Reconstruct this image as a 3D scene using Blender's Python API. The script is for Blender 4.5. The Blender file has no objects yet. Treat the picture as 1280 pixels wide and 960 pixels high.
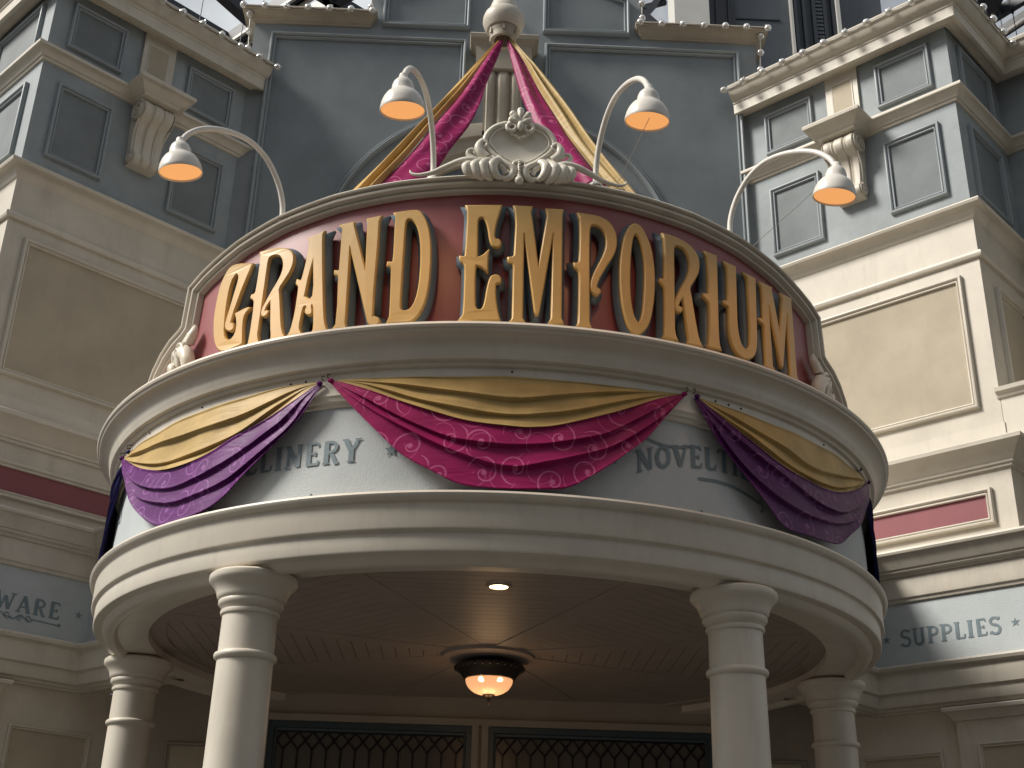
import bpy, math, random
from mathutils import Vector, Matrix
R = math.radians
C = bpy.context.scene.collection
sc = bpy.context.scene

# ------------------------------------------------------------------ camera, sky, sun
def make_camera():
    yaw, pitch, roll = 0.0249, 0.4290, 0.0268
    f = Vector((math.sin(yaw)*math.cos(pitch), math.cos(yaw)*math.cos(pitch), math.sin(pitch)))
    r = Vector((math.cos(yaw), -math.sin(yaw), 0)); u = r.cross(f)
    r2 = r*math.cos(roll)+u*math.sin(roll); u2 = -r*math.sin(roll)+u*math.cos(roll)
    cd = bpy.data.cameras.new('camera'); co = bpy.data.objects.new('camera', cd); C.objects.link(co)
    M = Matrix((( r2.x, u2.x, -f.x, -0.1171), (r2.y, u2.y, -f.y, -9.9877), (r2.z, u2.z, -f.z, 0.0), (0,0,0,1)))
    co.matrix_world = M
    cd.sensor_width = 36; cd.lens = 1566.4/1280*36; cd.clip_start = 0.1; cd.clip_end = 3000
    sc.camera = co
make_camera()

SUN_AZ, SUN_EL = 100.5, 43.0      # azimuth: degrees to the left of straight ahead (+y)
w = bpy.data.worlds.new('World'); sc.world = w; w.use_nodes = True
nt = w.node_tree; bg = nt.nodes['Background']
sky = nt.nodes.new('ShaderNodeTexSky'); sky.sky_type = 'NISHITA'; sky.sun_disc = False
sky.sun_elevation = R(SUN_EL); sky.sun_rotation = R(-SUN_AZ); sky.dust_density = 2.5; sky.air_density = 0.7
wtc = nt.nodes.new('ShaderNodeTexCoord'); wn_ = nt.nodes.new('ShaderNodeTexNoise'); wn_.inputs['Scale'].default_value = 2.2; wn_.inputs['Detail'].default_value = 7; wn_.inputs['Roughness'].default_value = .6
wr_ = nt.nodes.new('ShaderNodeMapRange'); wr_.inputs['From Min'].default_value = .42; wr_.inputs['From Max'].default_value = .62; wr_.inputs['To Min'].default_value = .1; wr_.inputs['To Max'].default_value = .95
wm_ = nt.nodes.new('ShaderNodeMix'); wm_.data_type = 'RGBA'; wm_.inputs['B'].default_value = (14.5, 15.1, 15.4, 1)     # bright veil of cloud over blue sky
nt.links.new(wtc.outputs['Generated'], wn_.inputs['Vector']); nt.links.new(wn_.outputs['Fac'], wr_.inputs['Value']); nt.links.new(wr_.outputs[0], wm_.inputs['Factor'])
nt.links.new(sky.outputs[0], wm_.inputs['A']); nt.links.new(wm_.outputs['Result'], bg.inputs[0]); bg.inputs[1].default_value = 0.050
sd = bpy.data.lights.new('sun', 'SUN'); sd.energy = 4.6; sd.angle = R(17); sd.color = (1.0, 0.955, 0.88)
so = bpy.data.objects.new('sun', sd); C.objects.link(so)
sv = Vector((-math.sin(R(SUN_AZ))*math.cos(R(SUN_EL)), math.cos(R(SUN_AZ))*math.cos(R(SUN_EL)), math.sin(R(SUN_EL))))
so.rotation_euler = sv.to_track_quat('Z', 'Y').to_euler(); so.location = sv*40
sc.view_settings.view_transform = 'Standard'; sc.view_settings.look = 'None'
sc.view_settings.exposure = 0.1; sc.view_settings.gamma = 1.0; sc.view_settings.use_curve_mapping = False

DATA = {"L_E":[[[-5.14,4.463],[-0.89,4.469],[-1.09,4.423],[-1.42,4.355],[-1.64,4.282],[-1.66,4.23],[-1.43,4.21],[-1.09,4.212],[-0.83,4.195],[-0.9,4.169],[-1.31,4.156],[-1.74,4.168],[-2.05,4.209],[-2.22,4.27],[-2.46,4.332],[-2.87,4.374],[-3.3,4.384],[-3.71,4.368],[-3.77,4.321],[-3.68,4.074],[-3.1,4.08],[-2.62,4.1],[-2.33,4.118],[-2.38,4.065],[-2.34,3.979],[-2.8,4.004],[-3.31,4.017],[-3.76,4.022],[-3.85,3.953],[-3.73,3.745],[-3.6,3.711],[-3.26,3.691],[-2.85,3.692],[-2.5,3.716],[-2.32,3.766],[-2.2,3.825],[-2.03,3.885],[-1.81,3.93],[-1.44,3.946],[-0.95,3.944],[-0.69,3.927],[-0.71,3.902],[-1.08,3.894],[-1.33,3.886],[-1.32,3.816],[-1.17,3.748],[-0.91,3.67],[-0.69,3.629],[-5.33,3.625],[-5.02,3.647],[-4.83,3.676],[-4.89,4.013],[-5.16,4.039],[-5.62,4.059],[-5.64,4.08],[-5.19,4.076],[-4.91,4.089],[-4.86,4.426]]],"L_M":[[[0.79,4.467],[2.9,4.47],[2.76,4.435],[2.99,4.357],[3.8,4.017],[4.0,4.017],[5.02,4.419],[4.84,4.461],[6.82,4.467],[6.69,4.435],[6.68,3.669],[6.94,3.636],[5.37,3.628],[5.64,3.658],[5.8,4.286],[5.56,4.284],[4.01,3.707],[3.9,3.685],[3.74,3.684],[3.62,3.705],[2.19,4.269],[1.94,4.268],[2.0,3.648],[2.3,3.62],[0.71,3.62],[0.99,3.64],[0.98,4.021],[0.76,4.046],[0.3,4.055],[0.24,4.078],[0.74,4.081],[1.02,4.097],[1.13,4.33],[1.0,4.434]]],"L_P":[[[8.88,4.455],[11.36,4.454],[12.43,4.435],[13.15,4.399],[13.59,4.351],[13.76,4.29],[13.62,4.226],[13.19,4.165],[12.56,4.108],[11.85,4.035],[11.32,3.975],[11.05,3.927],[11.14,3.916],[11.52,3.906],[11.57,3.886],[11.22,3.867],[10.75,3.875],[10.45,3.903],[10.5,3.953],[10.88,4.017],[11.5,4.088],[12.13,4.16],[12.49,4.226],[12.55,4.289],[12.33,4.339],[11.8,4.376],[11.08,4.391],[10.46,4.385],[10.2,4.357],[10.14,4.216],[10.13,3.648],[10.4,3.626],[8.75,3.624],[9.0,3.65],[9.1,4.003],[8.9,4.032],[8.42,4.051],[8.38,4.074],[8.81,4.074],[9.1,4.095],[9.2,4.407]]],"L_O":[[[16.42,4.447],[17.11,4.434],[17.74,4.378],[18.28,4.31],[18.62,4.22],[18.8,4.108],[18.73,3.974],[18.45,3.849],[18.03,3.745],[17.45,3.679],[16.8,3.643],[16.35,3.629],[15.81,3.639],[15.2,3.682],[14.78,3.752],[14.45,3.848],[14.3,3.968],[14.29,4.09],[14.44,4.194],[14.84,4.313],[15.41,4.393],[15.89,4.43]],[[16.43,4.378],[16.89,4.352],[17.29,4.288],[17.58,4.197],[17.66,4.095],[17.53,3.96],[17.33,3.827],[17.02,3.744],[16.64,3.706],[16.29,3.712],[15.85,3.752],[15.52,3.839],[15.37,3.958],[15.45,4.102],[15.6,4.227],[15.85,4.324],[16.11,4.364]]],"L_R":[[[20.27,4.418],[22.19,4.413],[23.71,4.393],[24.72,4.36],[25.32,4.316],[25.47,4.254],[25.21,4.187],[24.52,4.119],[23.76,4.056],[24.01,3.993],[24.48,3.815],[24.88,3.69],[25.35,3.646],[23.33,3.638],[23.55,3.663],[23.31,3.74],[22.83,3.977],[22.27,3.934],[22.02,3.895],[22.34,3.891],[22.63,3.885],[22.51,3.862],[22.11,3.851],[21.69,3.865],[21.62,3.905],[22.09,3.967],[22.84,4.049],[23.61,4.122],[24.07,4.191],[24.12,4.255],[23.85,4.309],[23.27,4.349],[22.46,4.36],[21.96,4.356],[21.64,4.331],[21.59,4.188],[21.39,3.696],[21.78,3.643],[19.97,3.645],[20.23,3.673],[20.36,3.996],[20.09,4.024],[19.64,4.047],[19.73,4.065],[20.15,4.065],[20.37,4.084],[20.52,4.374]]],"L_I":[[[26.59,4.372],[28.28,4.365],[28.25,4.27],[28.02,3.849],[28.01,3.697],[28.29,3.66],[26.34,3.655],[26.66,3.688],[26.92,3.956],[26.7,3.994],[26.01,4.02],[26.11,4.041],[26.64,4.042],[26.88,4.064],[26.99,4.335]]],"L_U":[[[29.68,4.343],[31.48,4.337],[31.4,4.217],[31.21,3.94],[31.25,3.847],[31.55,3.76],[32.09,3.722],[32.75,3.72],[33.25,3.746],[33.46,3.79],[33.6,3.938],[33.61,4.203],[33.61,4.289],[33.15,4.313],[34.99,4.309],[34.95,4.249],[34.7,3.957],[34.57,3.809],[34.2,3.725],[33.46,3.676],[32.58,3.652],[31.42,3.656],[30.55,3.694],[29.96,3.766],[29.91,3.878],[30.0,3.993],[29.86,4.006],[29.24,4.014],[29.28,4.034],[29.79,4.039],[29.96,4.055],[30.14,4.302]]],"L_D":[[[-14.22,4.435],[-11.67,4.445],[-10.96,4.429],[-10.29,4.374],[-9.77,4.289],[-9.45,4.174],[-9.35,4.041],[-9.38,3.9],[-9.67,3.772],[-10.25,3.685],[-11.03,3.633],[-11.77,3.621],[-14.16,3.63],[-13.93,3.654],[-13.86,3.688],[-14.05,4.018],[-14.25,4.035],[-14.71,4.05],[-14.65,4.065],[-14.1,4.059],[-13.9,4.079],[-13.99,4.317],[-13.96,4.412]],[[-12.4,4.39],[-11.81,4.377],[-11.24,4.336],[-10.78,4.261],[-10.5,4.157],[-10.4,4.034],[-10.42,3.893],[-10.73,3.775],[-11.29,3.712],[-12.03,3.695],[-12.54,3.702],[-12.78,3.727],[-12.83,3.802],[-12.85,4.104],[-12.86,4.332],[-12.74,4.376]]],"L_N":[[[-21.45,4.397],[-19.75,4.405],[-19.69,4.386],[-19.35,4.325],[-17.6,4.021],[-17.43,4.02],[-17.62,4.28],[-17.68,4.386],[-17.78,4.413],[-16.1,4.425],[-16.31,4.386],[-16.26,4.218],[-16.3,3.861],[-16.2,3.672],[-15.95,3.675],[-15.44,3.663],[-15.23,3.637],[-15.6,3.615],[-16.21,3.618],[-16.6,3.645],[-16.95,3.706],[-19.84,4.226],[-19.99,4.228],[-19.93,4.111],[-19.72,3.704],[-19.73,3.655],[-19.49,3.619],[-21.1,3.633],[-20.82,3.653],[-20.82,3.792],[-21.06,4.007],[-21.28,4.021],[-21.69,4.033],[-21.69,4.051],[-21.22,4.044],[-21.02,4.058],[-21.11,4.309],[-21.13,4.378]]],"L_A":[[[-25.95,4.347],[-23.89,4.374],[-24.04,4.347],[-23.64,4.137],[-22.95,3.823],[-22.55,3.679],[-22.12,3.626],[-24.1,3.623],[-23.86,3.651],[-24.14,3.793],[-24.3,3.823],[-24.5,3.835],[-24.63,3.813],[-24.46,3.786],[-24.47,3.764],[-24.89,3.758],[-25.32,3.777],[-25.37,3.8],[-25.16,3.815],[-25.4,3.834],[-25.77,3.825],[-25.9,3.79],[-26.09,3.692],[-26.03,3.661],[-25.66,3.628],[-27.58,3.637],[-27.23,3.663],[-26.82,3.8],[-26.71,3.962],[-26.73,3.991],[-27.19,4.014],[-27.11,4.037],[-26.53,4.022],[-26.33,4.041],[-25.97,4.162],[-25.71,4.302]],[[-24.98,4.198],[-24.32,3.902],[-24.97,3.864],[-25.35,3.886],[-25.81,3.899],[-25.51,4.032]]],"L_G":[[[-34.97,4.267],[-36.34,4.084],[-37.24,3.939],[-37.67,3.853],[-37.12,3.838],[-36.83,3.802],[-37.41,3.788],[-38.26,3.813],[-38.57,3.852],[-38.35,3.903],[-37.63,4.061],[-37.1,4.176],[-37.19,4.221],[-37.75,4.238],[-38.53,4.194],[-38.91,4.071],[-38.9,3.912],[-38.65,3.782],[-38.01,3.723],[-37.11,3.716],[-36.4,3.75],[-36.29,3.81],[-36.53,3.871],[-36.85,3.912],[-35.07,3.928],[-34.4,3.919],[-35.18,3.883],[-35.34,3.817],[-34.93,3.663],[-35.46,3.657],[-37.51,3.647],[-38.82,3.659],[-39.95,3.717],[-40.65,3.813],[-41.05,3.946],[-40.95,4.073],[-40.67,4.187],[-39.86,4.271],[-39.05,4.312],[-37.72,4.309],[-35.99,4.281]]],"S_C":[[[-20.743,3.249],[-16.787,3.242],[-10.978,3.226],[-4.934,3.223],[1.022,3.229],[6.569,3.226],[12.274,3.228],[18.289,3.241],[22.357,3.261]],[[-20.743,3.249],[-16.755,3.22],[-13.695,3.191],[-5.953,3.122],[0.544,3.08],[5.661,3.109],[9.488,3.15],[16.229,3.211],[22.357,3.261]],[[-20.743,3.249],[-16.631,3.203],[-9.687,3.072],[-4.037,3.005],[0.595,2.975],[4.495,2.989],[8.925,3.04],[13.226,3.111],[18.27,3.203],[22.357,3.261]],[[-20.743,3.249],[-18.743,3.215],[-15.572,3.15],[-9.63,3.019],[-3.979,2.927],[1.176,2.893],[3.795,2.896],[6.984,2.93],[13.213,3.047],[18.257,3.175],[22.357,3.261]],[[-20.743,3.249],[-18.689,3.182],[-15.879,3.092],[-11.41,2.949],[-6.059,2.82],[-2.081,2.781],[1.231,2.772],[5.908,2.801],[11.368,2.881],[15.158,2.998],[18.328,3.111],[22.357,3.261]],[[-20.743,3.249],[-17.577,3.111],[-14.187,2.984],[-11.342,2.892],[-6.633,2.756],[-2.005,2.661],[1.295,2.632],[4.406,2.662],[7.744,2.712],[13.17,2.831],[19.138,3.075],[22.357,3.261]],[[-20.829,3.239],[-17.368,3.04],[-14.016,2.857],[-10.933,2.7],[-7.56,2.594],[-4.555,2.514],[-1.72,2.491],[1.361,2.487],[4.897,2.498],[7.763,2.525],[11.345,2.649],[15.1,2.813],[17.118,2.913],[20.321,3.125],[22.459,3.251]]],"S_Lf":[[[-63.865,3.247],[-58.098,3.222],[-49.395,3.219],[-41.801,3.232],[-34.429,3.236],[-28.064,3.253],[-22.743,3.252],[-21.769,3.239]],[[-63.865,3.247],[-57.617,3.165],[-50.314,3.115],[-41.232,3.087],[-31.903,3.113],[-25.059,3.221],[-21.769,3.239]],[[-63.865,3.247],[-57.097,3.102],[-49.394,2.971],[-42.857,2.932],[-36.787,2.955],[-31.639,3.016],[-24.171,3.213],[-21.769,3.239]],[[-63.865,3.247],[-58.911,3.126],[-52.441,2.977],[-44.988,2.875],[-38.548,2.892],[-33.644,2.971],[-27.641,3.072],[-22.378,3.227],[-21.769,3.239]],[[-63.865,3.247],[-59.901,3.081],[-53.529,2.882],[-45.586,2.737],[-39.887,2.736],[-34.417,2.799],[-27.421,2.978],[-23.827,3.15],[-21.758,3.234]],[[-63.865,3.247],[-58.813,3.003],[-51.726,2.754],[-43.844,2.622],[-37.62,2.628],[-32.377,2.707],[-26.496,2.916],[-23.51,3.099],[-21.758,3.234]],[[-64.422,3.251],[-60.134,3.031],[-56.22,2.846],[-50.999,2.637],[-45.436,2.482],[-39.052,2.475],[-34.498,2.533],[-30.757,2.69],[-27.153,2.863],[-23.822,3.042],[-21.642,3.228]]],"S_Rt":[[[23.695,3.265],[28.237,3.243],[37.49,3.226],[50.424,3.237],[57.613,3.252],[66.73,3.32]],[[23.695,3.265],[30.258,3.163],[37.149,3.085],[44.026,3.029],[51.649,3.094],[66.73,3.32]],[[23.695,3.265],[26.16,3.2],[34.583,3.027],[41.335,2.952],[46.45,2.952],[53.319,3.039],[66.73,3.32]],[[23.695,3.265],[26.149,3.189],[32.285,3.035],[39.015,2.938],[46.252,2.921],[54.115,3.023],[66.73,3.32]],[[23.685,3.254],[26.449,3.137],[30.556,3.001],[36.474,2.881],[41.83,2.8],[46.422,2.776],[51.058,2.817],[56.626,2.952],[61.436,3.124],[66.604,3.311]],[[23.681,3.248],[26.157,3.079],[29.763,2.872],[34.764,2.717],[39.857,2.663],[45.112,2.668],[49.463,2.713],[54.679,2.826],[60.101,3.009],[66.481,3.303]],[[23.559,3.236],[25.879,3.032],[29.792,2.797],[33.52,2.622],[36.238,2.516],[40.31,2.507],[47.321,2.538],[51.725,2.667],[56.626,2.828],[62.56,3.07],[67.902,3.329]]],"DL":[[[-0.106,-1.558,7.031],[-0.247,-1.647,6.766],[-0.487,-1.822,6.268],[-0.755,-2.024,5.721],[-0.946,-2.174,5.337],[-1.111,-2.312,4.999],[-1.208,-2.393,4.807]],[[-0.092,-1.558,7.032],[-0.206,-1.655,6.745],[-0.373,-1.814,6.296],[-0.562,-1.964,5.887],[-0.725,-2.118,5.487],[-0.907,-2.272,5.104],[-1.002,-2.361,4.891]],[[-0.059,-1.55,7.058],[-0.089,-1.615,6.867],[-0.184,-1.769,6.428],[-0.228,-1.874,6.14],[-0.305,-1.988,5.837],[-0.438,-2.109,5.522],[-0.551,-2.247,5.18]]],"DR":[[[-0.032,-1.55,7.059],[0.02,-1.672,6.711],[0.101,-1.834,6.266],[0.178,-1.947,5.967],[0.287,-2.069,5.66],[0.404,-2.182,5.383],[0.515,-2.288,5.135]],[[-0.012,-1.55,7.06],[0.098,-1.639,6.808],[0.23,-1.801,6.361],[0.354,-1.931,6.019],[0.472,-2.053,5.71],[0.618,-2.191,5.374],[0.726,-2.288,5.145]],[[0.029,-1.554,7.051],[0.138,-1.623,6.856],[0.296,-1.736,6.543],[0.482,-1.899,6.111],[0.654,-2.077,5.658],[0.838,-2.247,5.247],[0.991,-2.381,4.939]]]}

# ------------------------------------------------------------------ materials
def paint(name, col, rough=0.55, mottle=0.12, scale=2.5, bump=0.02, bscale=60, dirt=0.0, metal=0.0, dirtcol=(.12,.1,.08), spec=0.5):
    m = bpy.data.materials.new(name); m.use_nodes = True; t = m.node_tree; n = t.nodes; l = t.links
    b = n['Principled BSDF']; b.inputs['Roughness'].default_value = rough; b.inputs['Metallic'].default_value = metal
    b.inputs['Specular IOR Level'].default_value = spec
    tc = n.new('ShaderNodeTexCoord')
    n1 = n.new('ShaderNodeTexNoise'); n1.inputs['Scale'].default_value = scale; n1.inputs['Detail'].default_value = 6; n1.inputs['Roughness'].default_value = .62
    l.new(tc.outputs['Object'], n1.inputs['Vector'])
    r1 = n.new('ShaderNodeValToRGB'); r1.color_ramp.elements[0].position = .3; r1.color_ramp.elements[1].position = .72
    k0, k1 = 1-mottle, 1+mottle
    r1.color_ramp.elements[0].color = (col[0]*k0, col[1]*k0, col[2]*k0, 1); r1.color_ramp.elements[1].color = (col[0]*k1, col[1]*k1, col[2]*k1, 1)
    l.new(n1.outputs['Fac'], r1.inputs['Fac']); out = r1.outputs['Color']
    if dirt > 0:
        mp = n.new('ShaderNodeMapping'); mp.inputs['Scale'].default_value = (3.2, 3.2, .55); l.new(tc.outputs['Object'], mp.inputs['Vector'])
        n2 = n.new('ShaderNodeTexNoise'); n2.inputs['Scale'].default_value = 2.2; n2.inputs['Detail'].default_value = 8; n2.inputs['Roughness'].default_value = .7
        l.new(mp.outputs[0], n2.inputs['Vector'])
        r2 = n.new('ShaderNodeValToRGB'); r2.color_ramp.elements[0].position = .52; r2.color_ramp.elements[1].position = .8
        r2.color_ramp.elements[0].color = (0,0,0,1); r2.color_ramp.elements[1].color = (dirt,dirt,dirt,1)
        l.new(n2.outputs['Fac'], r2.inputs['Fac'])
        mx = n.new('ShaderNodeMix'); mx.data_type = 'RGBA'; l.new(r2.outputs['Color'], mx.inputs['Factor']); l.new(out, mx.inputs['A']); mx.inputs['B'].default_value = (*dirtcol, 1)
        out = mx.outputs['Result']
    l.new(out, b.inputs['Base Color'])
    if bump > 0:
        n3 = n.new('ShaderNodeTexNoise'); n3.inputs['Scale'].default_value = bscale; n3.inputs['Detail'].default_value = 4; l.new(tc.outputs['Object'], n3.inputs['Vector'])
        bp = n.new('ShaderNodeBump'); bp.inputs['Strength'].default_value = min(1, bump*10); bp.inputs['Distance'].default_value = .01*bump*10
        l.new(n3.outputs['Fac'], bp.inputs['Height']); l.new(bp.outputs[0], b.inputs['Normal'])
    return m
def plain(name, col, rough=.5, metal=0, emit=None, es=0, trans=0):
    m = bpy.data.materials.new(name); m.use_nodes = True; b = m.node_tree.nodes['Principled BSDF']
    b.inputs['Base Color'].default_value = (*col, 1); b.inputs['Roughness'].default_value = rough; b.inputs['Metallic'].default_value = metal
    if emit: b.inputs['Emission Color'].default_value = (*emit, 1); b.inputs['Emission Strength'].default_value = es
    if trans: b.inputs['Transmission Weight'].default_value = trans
    return m
def cloth(name, col, pat=None, pscale=4.6, rough=.46, weave=True):
    m = bpy.data.materials.new(name); m.use_nodes = True; t = m.node_tree; n = t.nodes; l = t.links
    b = n['Principled BSDF']; b.inputs['Roughness'].default_value = rough; b.inputs['Specular IOR Level'].default_value = .16; b.inputs['Sheen Weight'].default_value = .03; b.inputs['Sheen Roughness'].default_value = .4
    b.inputs['Sheen Tint'].default_value = (*[min(1, c*1.5+.2) for c in col], 1)
    uv = n.new('ShaderNodeUVMap')
    nz = n.new('ShaderNodeTexNoise'); nz.inputs['Scale'].default_value = 6; nz.inputs['Detail'].default_value = 5; l.new(uv.outputs[0], nz.inputs['Vector'])
    rr = n.new('ShaderNodeValToRGB'); rr.color_ramp.elements[0].position = .3; rr.color_ramp.elements[1].position = .7
    rr.color_ramp.elements[0].color = (*[c*.85 for c in col], 1); rr.color_ramp.elements[1].color = (*[c*1.12 for c in col], 1)
    l.new(nz.outputs['Fac'], rr.inputs['Fac']); out = rr.outputs['Color']
    def math_(op, a, bb=None, c=None):
        q = n.new('ShaderNodeMath'); q.operation = op
        for i, v in enumerate((a, bb, c)):
            if v is None: continue
            if isinstance(v, (int, float)): q.inputs[i].default_value = v
            else: l.new(v, q.inputs[i])
        return q.outputs[0]
    if pat:
        masks = []
        for k, (sc_, off, sgn) in enumerate(((pscale, 0.0, 1), (pscale*1.0, 7.31, -1))):
            mp = n.new('ShaderNodeMapping'); mp.inputs['Scale'].default_value = (sc_, sc_, 1); mp.inputs['Location'].default_value = (off, off*.7, 0); l.new(uv.outputs[0], mp.inputs['Vector'])
            vo = n.new('ShaderNodeTexVoronoi'); vo.voronoi_dimensions = '2D'; vo.inputs['Scale'].default_value = 1; vo.inputs['Randomness'].default_value = .45
            l.new(mp.outputs[0], vo.inputs['Vector'])
            sub = n.new('ShaderNodeVectorMath'); sub.operation = 'SUBTRACT'; l.new(mp.outputs[0], sub.inputs[0]); l.new(vo.outputs['Position'], sub.inputs[1])
            sp = n.new('ShaderNodeSeparateXYZ'); l.new(sub.outputs[0], sp.inputs[0])
            ln = n.new('ShaderNodeVectorMath'); ln.operation = 'LENGTH'; l.new(sub.outputs[0], ln.inputs[0]); rad = ln.outputs['Value']
            cs = n.new('ShaderNodeSeparateColor'); l.new(vo.outputs['Color'], cs.inputs[0])
            ang = math_('ARCTAN2', sp.outputs[1], sp.outputs[0])
            ang = math_('MULTIPLY', ang, sgn/(2*math.pi))
            ph = math_('ADD', ang, cs.outputs[0])
            # spiral r = a*theta : line where frac(theta - r*k) near 0
            q = math_('SUBTRACT', ph, math_('MULTIPLY', math_('POWER', rad, .8), 2.7))
            fr = math_('FRACT', q); d = math_('ABSOLUTE', math_('SUBTRACT', fr, .5))
            line = math_('LESS_THAN', d, .062 if k == 0 else .03)
            lim = math_('LESS_THAN', rad, .47); lim2 = math_('GREATER_THAN', rad, .035 if k == 0 else .26)
            dot = math_('LESS_THAN', rad, .075 if k == 0 else .02)
            mk = math_('MAXIMUM', math_('MULTIPLY', math_('MULTIPLY', line, lim), lim2), dot)
            masks.append(mk)
            if k == 0: pass
        far = math_('MAXIMUM', masks[0], math_('MULTIPLY', masks[1], .7))
        mx = n.new('ShaderNodeMix'); mx.data_type = 'RGBA'
        l.new(math_('MULTIPLY', far, .5), mx.inputs['Factor']); l.new(out, mx.inputs['A']); mx.inputs['B'].default_value = (*pat, 1); out = mx.outputs['Result']
    l.new(out, b.inputs['Base Color'])
    wv = n.new('ShaderNodeTexNoise'); wv.inputs['Scale'].default_value = 6; wv.inputs['Detail'].default_value = 3; wv.inputs['Distortion'].default_value = 1.2
    mp = n.new('ShaderNodeMapping'); mp.inputs['Scale'].default_value = (.45, 2.2, 1); l.new(uv.outputs[0], mp.inputs['Vector']); l.new(mp.outputs[0], wv.inputs['Vector'])
    bp = n.new('ShaderNodeBump'); bp.inputs['Strength'].default_value = .35; bp.inputs['Distance'].default_value = .012; l.new(wv.outputs['Fac'], bp.inputs['Height']); l.new(bp.outputs[0], b.inputs['Normal'])
    return m

CREAM = paint('cream_paint', (.565,.515,.43), .5, .09, 3, .012, 45, dirt=.34, dirtcol=(.27,.22,.165))
CREAM2 = paint('cream_trim', (.60,.55,.465), .42, .07, 3, .006, 40, dirt=.28, dirtcol=(.3,.25,.19))
TAN = paint('tan_stucco', (.43,.37,.275), .75, .13, 1.6, .03, 60, dirt=.2, dirtcol=(.26,.21,.15))
BLUE = paint('blue_grey_stucco', (.275,.305,.315), .65, .17, 2.2, .025, 55, dirt=.22, dirtcol=(.15,.17,.18))
BLUEP = paint('blue_grey_panel', (.165,.184,.19), .7, .17, 2.2, .02, 55, dirt=.25, dirtcol=(.11,.125,.13))
BLUET = paint('blue_grey_trim', (.27,.30,.315), .5, .05, 3, .006, 40)
GABLE = paint('slate_blue_stucco', (.235,.258,.268), .65, .17, 1.4, .02, 50, dirt=.2, dirtcol=(.13,.15,.16))
GABLEP = paint('slate_blue_panel', (.185,.21,.222), .62, .17, 1.4, .02, 50, dirt=.2, dirtcol=(.1,.12,.13))
FRIEZE = paint('pale_blue_stucco', (.45,.485,.49), .6, .06, 4, .05, 110, dirt=.14, dirtcol=(.3,.31,.3))
LETTER = paint('slate_lettering', (.155,.205,.23), .6, .15, 14, .0)
MAROON = paint('maroon_panel', (.23,.055,.065), .5, .1, 3, .01, 50)
RED = paint('sign_red', (.27,.062,.064), .42, .12, 1.2, .008, 30, dirt=.3, dirtcol=(.34,.13,.12), spec=.7)
GOLD = paint('sign_gold', (.56,.35,.115), .42, .06, 6, .004, 40)
SLATE = paint('sign_slate_blue', (.115,.15,.178), .35, .08, 6, .004, 40)
PLASTER = paint('ivory_relief', (.68,.63,.53), .38, .05, 8, .01, 60)
BEIGE = paint('beige_stone_trim', (.35,.305,.24), .6, .1, 3, .02, 50, dirt=.3, dirtcol=(.2,.165,.12))
LAMPW = paint('lamp_enamel', (.70,.66,.60), .3, .04, 8, .0)
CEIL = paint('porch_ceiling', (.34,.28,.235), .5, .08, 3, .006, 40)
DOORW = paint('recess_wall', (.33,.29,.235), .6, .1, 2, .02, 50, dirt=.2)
WINF = paint('window_frame_teal', (.045,.07,.08), .4, .1, 6, .0)
LEAD = plain('lead_came', (.03,.03,.035), .35, .7)
PANE = plain('dark_pane', (.11,.095,.08), .22, 0)
PANE.node_tree.nodes['Principled BSDF'].inputs['Alpha'].default_value = 1
BRONZE = paint('bronze', (.055,.042,.034), .35, .3, 20, .03, 90, metal=.7)
BOWL = plain('lit_glass_bowl', (.7,.45,.3), .25, 0, (1,.46,.2), .85)
BULBLIT = plain('lit_bulb', (1,.8,.5), .3, 0, (1,.78,.42), 9)
GLOW = plain('lamp_diffuser_glow', (.30,.16,.06), .6, 0, (1,.44,.145), .78)
CLEAR = plain('clear_bulb', (.75,.72,.66), .06, 0); CLEAR.node_tree.nodes['Principled BSDF'].inputs['Transmission Weight'].default_value = .6
CABLE = plain('cable_brown', (.16,.13,.10), .6)
CABLEW = plain('cable_white', (.55,.52,.47), .5)
DARKC = plain('dark_wire', (.02,.025,.05), .5)
STEEL = paint('dark_steel', (.025,.03,.04), .45, .2, 4, .0)
STEELW = paint('white_steel', (.62,.60,.56), .5, .08, 3, .0)
GREYW = paint('grey_wall', (.10,.115,.13), .6, .1, 2, .01, 40, dirt=.3, dirtcol=(.05,.055,.06))
GREYW2 = paint('shop_stucco', (.24,.22,.19), .7, .1, .5, .01, 20)
PAVE = paint('paving', (.075,.07,.065), .8, .15, .6, .02, 20)
MAGENTA = cloth('magenta_cloth', (.265,.009,.085), (.60,.17,.33))
PURPLE = cloth('purple_cloth', (.095,.007,.115), (.32,.12,.36))
PLUM = cloth('plum_cloth', (.075,.010,.08), (.26,.10,.26))
NAVY = cloth('navy_cloth', (.022,.02,.10), (.07,.06,.22))
GOLDC = cloth('gold_cloth', (.45,.315,.125))
GOLDC_LAMPLIT = cloth('gold_cloth_lamplit', (.58,.36,.12))  # same gold cloth, with the nearby lamp's orange glow put into the colour

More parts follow.
